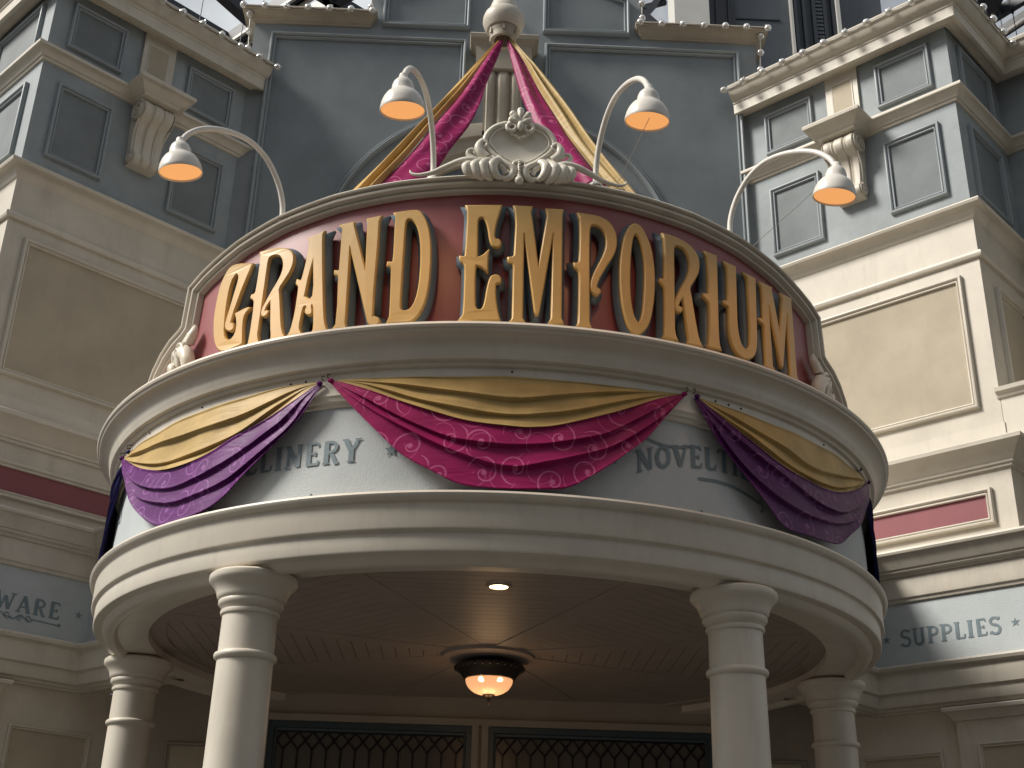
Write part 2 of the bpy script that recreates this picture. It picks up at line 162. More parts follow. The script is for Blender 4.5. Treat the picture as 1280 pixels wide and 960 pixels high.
# ------------------------------------------------------------------ helpers
def tag(o, label=None, cat=None, group=None, kind=None):
    if label: o['label'] = label
    if cat: o['category'] = cat
    if group: o['group'] = group
    if kind: o['kind'] = kind
    return o
def empty(name, loc, label, cat, group=None):
    o = bpy.data.objects.new(name, None); C.objects.link(o); o.location = loc; o.empty_display_size = .1
    tag(o, label, cat, group); LOC[o.name] = Vector(loc); return o
LOC = {}
class MB:
    def __init__(s): s.v = []; s.f = []; s.uv = None
    def add(s, vs, fs):
        k = len(s.v); s.v += [tuple(p) for p in vs]; s.f += [tuple(i+k for i in q) for q in fs]
    def grid(s, rows, closed_u=False, closed_v=False, flip=False):
        nu = len(rows); nv = len(rows[0]); vs = [p for r_ in rows for p in r_]; fs = []
        for i in range(nu if closed_u else nu-1):
            for j in range(nv if closed_v else nv-1):
                a = i*nv+j; b = i*nv+(j+1) % nv; c = ((i+1) % nu)*nv+(j+1) % nv; d = ((i+1) % nu)*nv+j
                fs.append((a, d, c, b) if flip else (a, b, c, d))
        s.add(vs, fs)
    def box(s, x0, x1, y0, y1, z0, z1):
        s.add([(x0,y0,z0),(x1,y0,z0),(x1,y1,z0),(x0,y1,z0),(x0,y0,z1),(x1,y0,z1),(x1,y1,z1),(x0,y1,z1)],
              [(0,3,2,1),(4,5,6,7),(0,1,5,4),(1,2,6,5),(2,3,7,6),(3,0,4,7)])
    def box_f(s, f, a0, a1, b0, b1, c0, c1, na=1):
        """box in mapped coordinates f(a,b,c)"""
        for i in range(na):
            p = a0+(a1-a0)*i/na; q = a0+(a1-a0)*(i+1)/na
            vs = [f(p,b0,c0),f(q,b0,c0),f(q,b1,c0),f(p,b1,c0),f(p,b0,c1),f(q,b0,c1),f(q,b1,c1),f(p,b1,c1)]
            fs = [(0,3,2,1),(4,5,6,7),(0,1,5,4),(2,3,7,6)]
            if i == 0: fs.append((3,0,4,7))
            if i == na-1: fs.append((1,2,6,5))
            s.add(vs, fs)
    def tube(s, pts, rad, seg=10, cap=True):
        pts = [Vector(p) for p in pts]; n = len(pts)
        if isinstance(rad, (int, float)): rad = [rad]*n
        T = [(pts[min(i+1,n-1)]-pts[max(i-1,0)]).normalized() for i in range(n)]
        a = Vector((0,0,1)) if abs(T[0].z) < .9 else Vector((1,0,0)); N = T[0].cross(a).normalized(); rows = []
        for i in range(n):
            N = (N-T[i]*N.dot(T[i])).normalized(); B = T[i].cross(N)
            rows.append([pts[i]+(N*math.cos(2*math.pi*k/seg)+B*math.sin(2*math.pi*k/seg))*rad[i] for k in range(seg)])
        k0 = len(s.v); s.grid(rows, closed_v=True)
        if cap:
            s.f.append(tuple(k0+k for k in range(seg))[::-1]); s.f.append(tuple(k0+(n-1)*seg+k for k in range(seg)))
    def ball(s, c, r, sx=1, sy=1, sz=1, nu=10, nv=7, M=None):
        rows = []
        for j in range(nv+1):
            t = math.pi*j/nv; row = []
            for i in range(nu):
                p = 2*math.pi*i/nu; v = Vector((r*sx*math.sin(t)*math.cos(p), r*sy*math.sin(t)*math.sin(p), r*sz*math.cos(t)))
                if M: v = M @ v
                row.append(Vector(c)+v)
            rows.append(row)
        s.grid(rows, closed_v=True)
    def lathe(s, prof, a0=0, a1=360, n=96, c=(0,0,0), M=None):
        full = abs(a1-a0) >= 360; rows = []
        for i in range(n if full else n+1):
            a = R(a0+(a1-a0)*i/n); row = []
            for r_, z in prof:
                v = Vector((r_*math.sin(a), -r_*math.cos(a), z))
                if M: v = M @ v
                row.append(Vector(c)+v)
            rows.append(row)
        s.grid(rows, closed_u=full, flip=True)
    def build(s, name, mat, parent=None, smooth=35, label=None, uvs=None):
        me = bpy.data.meshes.new(name); me.from_pydata([tuple(p) for p in s.v], [], s.f); me.materials.append(mat)
        o = bpy.data.objects.new(name, me); C.objects.link(o)
        if parent is not None:
            o.parent = parent; off = -LOC.get(parent.name, Vector((0,0,0)))
            LOC[o.name] = LOC.get(parent.name, Vector((0,0,0)))
            for v in me.vertices: v.co += off
        if smooth:
            me.polygons.foreach_set('use_smooth', [True]*len(me.polygons)); me.set_sharp_from_angle(angle=R(smooth))
        if uvs:
            ul = me.uv_layers.new(name='UVMap')
            for lp in me.loops: ul.data[lp.index].uv = uvs[lp.vertex_index]
        me.validate(); me.update()
        if label: o['label'] = label
        return o
def cyl(phi, z, r):
    a = R(phi); return Vector((r*math.sin(a), -r*math.cos(a), z))
def offset_path(pts, closed, off):
    """offset a 2-D path to its left by off, mitred"""
    n = len(pts); out = []
    for i in range(n):
        p = Vector(pts[i]); a = Vector(pts[i-1]) if (i > 0 or closed) else None; b = Vector(pts[(i+1) % n]) if (i < n-1 or closed) else None
        d1 = (p-a).normalized() if a is not None else None; d2 = (b-p).normalized() if b is not None else None
        if d1 is None: d1 = d2
        if d2 is None: d2 = d1
        n1 = Vector((-d1.y, d1.x)); n2 = Vector((-d2.y, d2.x)); m = n1+n2
        if m.length < 1e-6: m = n1
        m.normalize(); k = 1/max(.35, m.dot(n1)); out.append(p+m*off*k)
    return out
def ribbon(mb, path, closed, prof, f):
    """sweep profile [(offset-to-left, height)] along path in a mapped plane f(a,b,h)"""
    rows = [[f(q.x, q.y, h) for q in offset_path(path, closed, o)] for o, h in prof]
    mb.grid(rows, closed_v=closed, flip=True)
def plan_sweep(mb, path, prof, side=1):
    """sweep (outward, z) along a plan polyline; side=1 outward is left of travel, -1 right"""
    rows = []
    for o, z in prof: rows.append([Vector((q.x, q.y, z)) for q in offset_path(path, False, o*side)])
    mb.grid(rows, flip=(side < 0))
def rect(a0, b0, a1, b1): return [(a0,b0),(a1,b0),(a1,b1),(a0,b1)]
FRAME = [(0,-.004),(0,.030),(.008,.044),(.022,.048),(.032,.040),(.036,.022),(.042,.020),(.044,.028),(.052,.032),(.058,.030),(.0605,.024),(.061,-.004)]
def frame_mould(mb, f, path, k=1.0, hk=1.0): ribbon(mb, path, True, [(o*k, h*hk) for o, h in FRAME], f)
def quad_f(mb, f, a0, b0, a1, b1, h): mb.add([f(a0,b0,h),f(a1,b0,h),f(a1,b1,h),f(a0,b1,h)], [(0,1,2,3)])
def catmull(pts, n=6, closed=False):
    P = [Vector(p) for p in pts]; out = []; m = len(P)
    for i in range(m if closed else m-1):
        p0 = P[(i-1) % m] if (closed or i > 0) else P[0]; p1 = P[i]; p2 = P[(i+1) % m]; p3 = P[(i+2) % m] if (closed or i+2 < m) else P[-1]
        for k in range(n):
            t = k/n; out.append(.5*((2*p1)+(p2-p0)*t+(2*p0-5*p1+4*p2-p3)*t*t+(3*p1-p0-3*p2+p3)*t**3))
    if not closed: out.append(P[-1])
    return out

# ------------------------------------------------------------------ ground
mb = MB(); mb.add([(-900,-900,-1.6),(900,-900,-1.6),(900,900,-1.6),(-900,900,-1.6)], [(0,1,2,3)])
tag(mb.build('ground', PAVE, smooth=0), kind='structure')

# ------------------------------------------------------------------ painted lettering (stroke glyphs)
def arc_pts(cx, cy, rx, ry, a0, a1, n=10): return [(cx+rx*math.cos(R(a0+(a1-a0)*i/n)), cy+ry*math.sin(R(a0+(a1-a0)*i/n))) for i in range(n+1)]
T_, t_ = .17, .085
def G(ch):
    """strokes: (points, width); glyph box is 0..w x 0..1"""
    se = lambda x, y, L=.26: ([(x-L/2, y), (x+L/2, y)], .07)
    if ch == 'S': return .56, [(arc_pts(.28,.745,.19,.2,20,270,12)+arc_pts(.28,.275,.2,.25,90,-160,12)[0:], .13), ([(.47,.82),(.5,.96)], .07), ([(.08,.18),(.03,.04)], .09)]
    if ch == 'U': return .66, [([(.14,.97),(.14,.3)]+arc_pts(.32,.26,.18,.23,180,360,8)+[(.5,.97)], T_*.85), se(.14,.965), se(.5,.965)]
    if ch == 'P': return .60, [([(.16,.03),(.16,.97)], T_), ([(.16,.93)]+arc_pts(.3,.70,.22,.23,90,-90,10)+[(.2,.46)], .12), se(.16,.035), se(.1,.965,.2)]
    if ch == 'L': return .56, [([(.16,.03),(.16,.97)], T_), ([(.12,.05),(.46,.05)], .1), ([(.47,.03),(.5,.26)], .08), se(.16,.965)]
    if ch == 'I': return .34, [([(.16,.03),(.16,.97)], T_), se(.16,.035), se(.16,.965)]
    if ch == 'E': return .58, [([(.16,.03),(.16,.97)], T_), ([(.08,.05),(.48,.05)], .1), ([(.08,.95),(.46,.95)], .1), ([(.16,.5),(.38,.5)], .08), ([(.48,.03),(.51,.22)], .07), ([(.46,.97),(.49,.8)], .07), ([(.39,.41),(.39,.6)], .07)]
    if ch == 'N': return .70, [([(.14,.03),(.14,.97)], .1), ([(.12,.95),(.54,.05)], T_), ([(.55,.03),(.55,.97)], .1), se(.14,.035,.22), se(.1,.965,.2), se(.55,.965,.22)]
    if ch == 'R': return .66, [([(.16,.03),(.16,.97)], T_), ([(.16,.93)]+arc_pts(.3,.72,.2,.21,90,-90,10)+[(.2,.5)], .12), ([(.3,.5),(.4,.3),(.5,.04),(.6,.05)], .14), se(.16,.035)]
    if ch == 'Y': return .66, [([(.1,.97),(.32,.45)], T_), ([(.54,.97),(.32,.45)], .1), ([(.32,.5),(.32,.03)], T_), se(.32,.035), se(.1,.965,.22), se(.54,.965,.22)]
    if ch == 'O': return .66, [(arc_pts(.32,.5,.23,.43,0,360,20), .14)]
    if ch == 'V': return .66, [([(.1,.97),(.33,.04)], T_), ([(.33,.04),(.56,.97)], .09), se(.1,.965,.24), se(.56,.965,.22)]
    if ch == 'T': return .60, [([(.3,.03),(.3,.97)], T_), ([(.04,.94),(.56,.94)], .1), se(.3,.035), ([(.05,.97),(.02,.78)], .07), ([(.55,.97),(.58,.78)], .07)]
    if ch == 'W': return .92, [([(.08,.97),(.26,.04)], T_), ([(.26,.04),(.44,.8)], .09), ([(.44,.8),(.62,.04)], T_), ([(.62,.04),(.8,.97)], .09), se(.08,.965,.22), se(.8,.965,.22)]
    if ch == 'A': return .68, [([(.1,.03),(.32,.97)], .09), ([(.32,.97),(.56,.03)], T_), ([(.18,.32),(.46,.32)], .08), se(.1,.035,.22), se(.56,.035,.24)]
    if ch == 'M': return .84, [([(.12,.03),(.12,.97)], .09), ([(.12,.95),(.38,.15)], T_), ([(.38,.15),(.64,.95)], .09), ([(.66,.03),(.66,.97)], T_), se(.12,.035,.22), se(.66,.035,.24)]
    return .3, []
def stroke(mb, pts, wd, f, h):
    P = [Vector(p) for p in pts]; q = [P[0]]
    for a in P[1:]:
        n = max(1, int((a-q[-1]).length/.12)) if (a-q[-1]).length > 1e-6 else 0
        if n: b = q[-1]; q += [b+(a-b)*(i+1)/n for i in range(n)]
    L = offset_path(q, False, wd/2); Rr = offset_path(q, False, -wd/2)
    mb.grid([[f(p.x, p.y, h) for p in Rr], [f(p.x, p.y, h) for p in L]], flip=False)
def write(text, f, height, width, h0=.003, name='lettering', parent=None, mat=None, track=.02):
    """f(u, v, h): u along the text in metres, v up in metres"""
    tot = sum(G(c)[0]+track for c in text)-track; sx = width/tot; mb = MB(); x = 0; k = 0
    for c in text:
        wd, st = G(c)
        for pts, sw in st:
            stroke(mb, pts, sw, lambda a, b, h, x=x: f((a+x)*sx, b*height, h), h0+k*.0003); k = (k+1) % 5
        x += wd+track
    return mb.build(name, mat or LETTER, parent, smooth=0)
def star(mb, f, u, v, r, h=.003):
    pts = [(u+(r if i % 2 == 0 else r*.38)*math.sin(math.pi*i/5), v+(r if i % 2 == 0 else r*.38)*math.cos(math.pi*i/5)) for i in range(10)]
    mb.add([f(a, b, h) for a, b in pts]+[f(u, v, h)], [(i, 10, (i+1) % 10) for i in range(10)])

# ------------------------------------------------------------------ angled side buildings
AL = R(46.6)
ENT = [(-.30,2.33),(-.30,2.095),(-.12,2.09),(-.11,2.075),(-.04,2.07),(-.03,2.085),(.00,2.09),(.012,2.11),(.03,2.115),(.045,2.12),(.05,2.13),(.05,2.225),(.065,2.235),(.075,2.24),(.072,2.405),(.085,2.42),(.108,2.43),(.118,2.455),(.11,2.475),(.02,2.49),(0,2.49)]
ENT_TOP = [(0,3.055),(.022,3.06),(.028,3.085),(.045,3.095),(.05,3.12),(.05,3.285),(.075,3.29),(.08,3.305),(.11,3.32),(.115,3.34),(.13,3.345),(.155,3.385),(.18,3.43),(.2,3.455),(.22,3.46),(.228,3.48),(.22,3.50),(0,3.53)]
def wing(sx):
    c0 = Vector((4.66, .44)) if sx > 0 else Vector((-4.755, .50))
    S = Vector((-sx*math.sin(AL), math.cos(AL))); N = Vector((-sx*math.cos(AL), -math.sin(AL)))
    zf = (lambda z: z) if sx > 0 else (lambda z: z+max(0, z-3)*.0155)
    f = lambda s, z, h: Vector((c0.x+S.x*s+N.x*h, c0.y+S.y*s+N.y*h, zf(z)))
    g = (lambda s, z, h: f(-s, z, h)) if False else f
    T2 = Vector((sx*.707, .707)); N2 = Vector((sx*.707, -.707))
    f2 = lambda t, z, h: Vector((c0.x+T2.x*t+N2.x*h, c0.y+T2.y*t+N2.y*h, zf(z)))
    side = -1 if sx > 0 else 1
    P = lambda s: (c0+S*s)
    c1 = c0+T2*1.28; c2 = c1+(-S)*2.4; c1l = c0+T2*3.0
    tail = [c1, c2] if sx > 0 else [c1l]
    up = [P(2.5), c0]+tail; mid = [P(3.6), c0]+tail
    conn = Vector((sx*2.80, .78)); ent = [conn, P(1.5), c0]+tail; low = [P(2.3), c0]+tail
    name = 'right' if sx > 0 else 'left'
    root = empty('corner_building', (c0.x, c0.y, -1.6), 'sunlit angled shop wing with SUPPLIES on its pale blue band' if sx > 0 else 'shaded angled shop wing with WARE and a star on its blue band', 'building')
    def PS(path, prof, nm, mat, lab=None, sm=35):
        m = MB(); plan_sweep(m, path, [(o, zf(z)) for o, z in prof], side); return m.build(nm, mat, root, smooth=sm, label=lab)
    # walls by zone
    PS(up, [(0,6.9),(0,8.20)], 'upper_wall', BLUE, sm=0)
    PS(up, [(0,8.36),(0,9.18)], 'attic_wall', BLUE, sm=0)
    PS(up, [(0,9.17),(.025,9.135),(.045,9.13),(.05,9.145),(.14,9.15),(.145,9.10),(.185,9.10),(.19,9.225),(.20,9.23),(.205,9.26),(.225,9.265),(.262,9.305),(.283,9.35),(.288,9.375),(.31,9.38),(.32,9.41),(.31,9.43),(-.4,9.5)], 'roof_cornice', CREAM)
    PS(up, [(0,8.18),(.022,8.185),(.028,8.21),(.045,8.215),(.06,8.25),(.095,8.285),(.12,8.29),(.125,8.31),(.12,8.325),(0,8.37)], 'string_course', CREAM)
    PS(mid, [(0,4.575),(0,6.80)], 'middle_wall', CREAM, sm=0)
    PS(mid, [(0,6.76),(.02,6.775),(.025,6.79),(.04,6.82),(.075,6.86),(.12,6.875),(.13,6.90),(.125,6.915),(0,6.955)], 'middle_cornice', CREAM2)
    PS(mid, [(0,6.315),(.03,6.32),(.045,6.345),(.045,6.36),(.03,6.385),(0,6.395)], 'torus_mould', CREAM2)
    PS(mid, [(0,4.575),(.012,4.57),(.012,4.41),(.19,4.385),(.205,4.37),(.2,4.335),(.18,4.325),(.12,4.28),(.08,4.22),(.05,4.195),(.05,4.175),(.03,4.17),(.03,4.145),(.0,4.14)][::-1], 'lower_cornice', CREAM2)
    PS(mid, [(0,3.5),(0,4.15)], 'band_wall', CREAM, sm=0)
    fr = PS(ent, [(0,2.48),(0,3.06)], 'frieze', FRIEZE, sm=0)
    PS(ent, ENT, 'architrave', CREAM); PS(ent, ENT_TOP, 'entablature_cornice', CREAM)
    PS(low, [(-.10,-1.6),(-.10,2.12)], 'ground_floor_wall', CREAM, sm=0)
    # blue panels
    for (s0, z0, s1, z1) in ((.195,8.47,.82,9.03 if False else 9.03-.16),(1.59,8.47,2.20,8.87),(.195,7.115,.815,8.005),(1.575,7.115,2.20,7.99)):
        pass
    for (s0, z0, s1, z1) in ((.195,8.46,.82,9.035),(1.59,8.46,2.20,9.02),(.195,7.115,.815,8.005),(1.575,7.115,2.20,7.99)):
        m = MB(); quad_f(m, f, s0+.05, z0+.05, s1-.05, z1-.05, .004); pn = m.build('wall_panel', BLUEP, root, smooth=0)
        m = MB(); frame_mould(m, f, rect(s0, z0, s1, z1) if True else 0); m.build('panel_moulding', BLUET, pn)
    for i, (t0, t1) in enumerate(((.22,1.0),) if sx > 0 else ((.22,1.25),(1.5,2.4))):
        for z0, z1 in ((7.115,8.0),(8.465,9.03)):
            m = MB(); quad_f(m, f2, t0+.05, z0+.05, t1-.05, z1-.05, .004); pn = m.build('wall_panel', BLUEP, root, smooth=0)
            m = MB(); frame_mould(m, f2, rect(t0, z0, t1, z1)); m.build('panel_moulding', BLUET, pn)
    # pilaster + console + shelf
    m = MB(); m.box_f(f, 1.02, 1.405, 8.36, 9.14, .0, .035); pl = m.build('attic_pilaster', CREAM, root, smooth=0)
    m = MB(); quad_f(m, f, 1.09, 8.55, 1.32, 9.0, .037); m.build('pilaster_panel', TAN, pl, smooth=0)
    m = MB(); ribbon(m, rect(1.08, 8.54, 1.33, 9.01), True, [(0,.034),(.0,.043),(.012,.040),(.016,.034)], f); m.build('panel_edge', CREAM, pl)
    shelf = MB(); shp = [(.0,8.165),(.02,8.17),(.03,8.20),(.06,8.215),(.09,8.255),(.125,8.285),(.14,8.29),(.145,8.32),(.135,8.34)]
    hw = .19; ctr = 1.21; d0 = .27
    corners = [(ctr-hw, 0), (ctr-hw, d0), (ctr+hw, d0), (ctr+hw, 0)]
    rows = []
    for o, z in shp:
        rows.append([f(ctr-hw-o, z, .0), f(ctr-hw-o, z, d0+o), f(ctr+hw+o, z, d0+o), f(ctr+hw+o, z, .0)])
    shelf.grid(rows); shelf.add([f(ctr-hw-.135,8.34,0),f(ctr-hw-.135,8.34,d0+.135),f(ctr+hw+.135,8.34,d0+.135),f(ctr+hw+.135,8.34,0),f(ctr-hw+.02,8.41,.0),f(ctr-hw+.02,8.41,d0-.05),f(ctr+hw-.02,8.41,d0-.05),f(ctr+hw-.02,8.41,0)], [(0,1,5,4),(1,2,6,5),(2,3,7,6),(4,5,6,7)])
    rows0 = rows[0]; shelf.add(rows0, [(0,1,2,3)])
    cb = shelf.build('console_bracket', CREAM, root, smooth=30)
    console(cb, f, ctr, .185, 8.165, 7.42, d0)
    # big tan panel
    m = MB(); quad_f(m, f, .25, 4.82, 3.3, 6.11, .004); pn = m.build('wall_panel', TAN, root, smooth=0, label='large tan stucco panel')
    m = MB(); frame_mould(m, f, rect(.19, 4.76, 3.36, 6.17)); m.build('panel_moulding', CREAM2, pn)
    m = MB(); quad_f(m, f2, .34, 4.95, .95, 6.0, .004); pn = m.build('wall_panel', TAN, root, smooth=0)
    m = MB(); frame_mould(m, f2, rect(.28, 4.8, 1.0, 6.1)); m.build('panel_moulding', CREAM2, pn)
    # maroon strip
    m = MB(); quad_f(m, f, .25, 3.705, 3.3, 3.915, .004); pn = m.build('wall_panel', MAROON, root, smooth=0, label='narrow maroon strip panel')
    m = MB(); frame_mould(m, f, rect(.19, 3.635, 3.36, 3.975)); m.build('panel_moulding', CREAM2, pn)
    # ground floor pilaster and panels
    fl = lambda s, z, h: f(s, z, h-.10)
    m = MB(); m.box_f(fl, .0, .80, -1.6, 1.985, .0, .06); pl = m.build('pilaster', CREAM, root, smooth=0)
    m = MB(); plan = [f(.84,0,-.1).xy, f(.84,0,-.03).xy, f(-.02,0,-.03).xy]
    rows = [[f(.80+o,z,-.10), f(.80+o,z,-.04+o), f(-.02,z,-.04+o)] for o, z in ((0,1.96),(.02,1.965),(.03,1.99),(.06,2.03),(.085,2.04),(.09,2.065),(.085,2.075))]
    m.grid(rows, flip=True); rows = rows[-1]; m.add(rows+[f(-.02,2.075,-.1)], [(0,1,2,3)]); m.build('pilaster_cap', CREAM2, pl, smooth=30)
    for (s0, s1, h, nm) in ((.17,.63,.06,'a'),(.97,1.75,.0,'b')):
        z1 = 1.765 if nm == 'a' else 1.735
        fp = lambda s, z, hh, h=h: fl(s, z, hh+h)
        m = MB(); quad_f(m, fp, s0+.03, -1.0, s1-.03, z1-.03, .003); pn = m.build('wall_panel', TAN, root, smooth=0)
        m = MB(); frame_mould(m, fp, rect(s0, -1.05, s1, z1), .6, .6); m.build('panel_moulding', CREAM2, pn)
    # lettering on frieze
    if sx > 0:
        write('SUPPLIES', lambda u, v, h: f(1.215-u, 2.658+v, h), .155, .935, name='lettering', parent=fr, track=.05)['label'] = 'painted word SUPPLIES'
        for su in (-.155, -1.345):
            m = MB(); star(m, lambda u, v, h: f(-u, v, h), su, 2.738, .042); m.build('painted_star', LETTER, fr, smooth=0)
        # sunlit pier ledge past the corner
        m = MB(); m.box_f(f, -.9, -.004, 4.42, 4.84, -.5, .0)
        rows = [[f(-.9, z, o), f(.02+0*o, z, o)] for o, z in ((.0,4.80),(.02,4.81),(.03,4.84),(.06,4.86),(.065,4.90),(.0,4.92))]; m.grid(rows)
        m.add([f(-.9,4.92,.0),f(.02,4.92,.0),f(.02,4.92,-.5),f(-.9,4.92,-.5)], [(0,1,2,3)]); m.build('pier_ledge', CREAM2, root, smooth=30)
    else:
        write('TINWARE', lambda u, v, h: f(.235+u, 2.668+v-.0*u, h), .155, .985, name='lettering', parent=fr, track=.05)['label'] = 'painted letters ending in WARE'
        m = MB(); fh = lambda u, v, h: f(u, v, h)
        star(m, fh, 1.395, 2.748, .042); m.build('painted_star', LETTER, fr, smooth=0)
        m = MB(); z0 = 2.622
        stroke(m, [(.95,z0+.004),(1.22,z0-.004)], .012, fh, .003); stroke(m, arc_pts(1.225,z0,.009,.009,0,360,10), .014, fh, .0036)
        for k, cx in enumerate((.70,.82,.9)):
            stroke(m, [(cx-.075+.15*i/14, z0+.022*math.sin(i/14*2*math.pi+k*math.pi)) for i in range(15)], .011, fh, .0033+k*.0003)
            stroke(m, arc_pts(cx+.03, z0+.008*(-1)**k, .02,.016,0,300,10), .010, fh, .0045)
        m.build('painted_flourish', LETTER, fr, smooth=0)
    return root, f, f2, zf

def console(parent, f, ctr, hw, zt, zb, depth):
    """scrolled bracket: three ribbed lobes swept along an S profile with volutes at the sides"""
    H = zt-zb; side = []
    ca, ra = (depth-.115, zt-.125), .125; cb_, rb = (.085, zb+.075), .075
    side = [(depth-.03, zt)]
    for k in range(9): a = R(75-150*k/8); side.append((ca[0]+ra*math.cos(a)*1.08, ca[1]+ra*math.sin(a)*.98))
    p0 = Vector(side[-1]); p3 = Vector((cb_[0]+rb*math.cos(R(50)), cb_[1]+rb*math.sin(R(50)))); p1 = p0+Vector((-.07, -.10)); p2 = p3+Vector((.0, .16))
    for k in range(1, 9): q = k/9; side.append(tuple(p0*(1-q)**3+p1*3*q*(1-q)**2+p2*3*q*q*(1-q)+p3*q**3))
    for k in range(8): a = R(50-140*k/7); side.append((cb_[0]+rb*math.cos(a)*1.1, cb_[1]+rb*math.sin(a)))
    side.append((.0, zb+.0))
    m = MB(); nx = 24; rows = []
    for i in range(nx+1):
        x = -1+2*i/nx; e = abs(x); groove = .022*(math.exp(-((e-.34)/.06)**2)) + .012*math.exp(-((e-.52)/.05)**2)+(.03*max(0,(e-.9)/.1)**2)
        taper = 1.0
        row = []
        for k, (d, z) in enumerate(side):
            q = (zt-z)/H; ww = hw*(1-.18*q); row.append(f(ctr+x*ww, z, max(0, d-groove)))
        rows.append(row)
    m.grid(rows, flip=True)
    for sgn in (-1, 1):   # side walls
        vs = []; 
        for k, (d, z) in enumerate(side):
            q = (zt-z)/H; ww = hw*(1-.18*q); vs.append(f(ctr+sgn*ww, z, max(0, d-.03)))
        vs.append(f(ctr+sgn*hw, zt, 0)); m.add(vs, [tuple(range(len(vs))) if sgn > 0 else tuple(range(len(vs)))[::-1]])
    m.build('console_body', CREAM, parent, smooth=40)
    m = MB()
    for sgn in (-1, 1):
        for (cd, cz, r0, turns, ww) in ((depth-.115, zt-.125, .118, 2.2, hw), (.088, zb+.075, .066, 1.5, hw*.84)):
            pts = []; rr = []
            for i in range(31):
                t = i/30; a = turns*2*math.pi*t+1.0; r_ = r0*(1-.86*t); pts.append(f(ctr+sgn*(ww+.004+.012*t), cz+r_*math.sin(a), cd+r_*math.cos(a))); rr.append(.018*(1-.55*t))
            m.tube(pts, rr, 7)
            m.ball(f(ctr+sgn*(ww+.006), cz, cd), .02)
        for (cd, cz, r0, ww) in ((depth-.115, zt-.125, .12, hw), (.088, zb+.075, .07, hw*.84)):
            vs = [f(ctr+sgn*ww, cz+r0*math.sin(2*math.pi*i/20), cd+r0*math.cos(2*math.pi*i/20)) for i in range(20)]+[f(ctr+sgn*(ww+.005), cz+r0*math.sin(2*math.pi*i/20), cd+r0*math.cos(2*math.pi*i/20)) for i in range(20)]
            m.add(vs, [(i, (i+1) % 20, 20+(i+1) % 20, 20+i) for i in range(20)]+[tuple(range(20, 40))])
        m.tube([f(ctr+sgn*(hw*.98), zt-.24, depth-.07), f(ctr+sgn*(hw*.92), zt-H*.5, .11), f(ctr+sgn*(hw*.87), zt-H*.78, .09)], [.012,.012,.01], 6)
    m.build('volute', CREAM, parent, smooth=50)

WR = wing(1); WL = wing(-1)
# ------------------------------------------------------------------ gable facade between the wings
GY = 2.12
gf = lambda x, z, h: Vector((x, GY-h, z))
root = empty('gable_facade', (0, GY, 3.5), 'dark slate blue gabled wall with an arch, rising behind the round sign', 'facade')
m = MB()
out = [(-3.045,6.6),(3.045,6.6),(3.045,10.24),(1.66,10.24),(1.66,11.0),(.9,11.55),(0,11.8),(-.9,11.55),(-1.66,11.0),(-1.66,10.24),(-3.045,10.24)]
n = len(out); m.add([gf(x,z,0) for x, z in out]+[gf(x,z,-.45) for x, z in out], [tuple(range(n)), tuple(range(2*n-1, n-1, -1))]+[(i, i+n, (i+1) % n+n, (i+1) % n) for i in range(n)])
m.build('wall', GABLE, root, smooth=0)
GCORN = [(0,10.215),(.02,10.22),(.03,10.24),(.05,10.25),(.065,10.28),(.095,10.31),(.13,10.32),(.135,10.335),(.15,10.34),(.155,10.37),(.145,10.385),(-.3,10.47)]
for sx in (-1, 1):
    m = MB(); xa, xb = (1.66, 3.045)
    rows = []
    for o, z in GCORN: rows.append([gf(sx*(xa-o*.6), z, -.0), gf(sx*(xa-o*.6), z, max(o,0)), gf(sx*(xb+o), z, max(o,0)), gf(sx*(xb+o), z, -.45)])
    m.grid(rows, flip=(sx > 0)); m.build('cornice', BEIGE, root, smooth=30)
    # lower panel frame with arched cut, clockwise path on its outside
    cz, ra = 7.08, 1.95
    a_s, a_e = math.acos(2.82*0+.47/ra), 0
    pth = [(-.47, cz+math.sqrt(ra*ra-.47*.47)), (-.47, 10.07), (-2.83, 10.07), (-2.83, 5.2), (-2.0, 5.2)]
    a0 = math.pi-math.asin(min(1, (6.0-cz)/ra)) if False else math.radians(200)
    aa = [math.radians(200)+(math.acos(-.47/ra)-math.radians(200))*i/24 for i in range(25)]
    arcp = [(ra*math.cos(a), cz+ra*math.sin(a)) for a in aa]
    pth = [(-.47,10.07),(-2.83,10.07),(-2.83,5.2),(arcp[0][0],5.2)]+arcp
    if sx > 0: pth = [(-x, z) for x, z in pth][::-1]
    m = MB(); vs = [gf(x, z, .004) for x, z in offset_path(pth, True, .03)]; m.add(vs, [tuple(range(len(vs)))]); pn = m.build('wall_panel', GABLEP, root, smooth=0)
    m = MB(); ribbon(m, pth, True, [(o*1.15, h*1.5) for o, h in FRAME], gf); m.build('panel_moulding', BLUET, pn)
    pth = [(.445,10.245),(1.51,10.245),(1.51,10.80),(.445,11.32)]
    if sx < 0: pth = [(-x, z) for x, z in pth][::-1]
    m = MB(); vs = [gf(x, z, .004) for x, z in offset_path(pth, True, .03)]; m.add(vs, [tuple(range(len(vs)))]); pn = m.build('wall_panel', GABLEP, root, smooth=0)
    m = MB(); ribbon(m, pth, True, [(o*1.15, h*1.5) for o, h in FRAME], gf); m.build('panel_moulding', BLUET, pn)
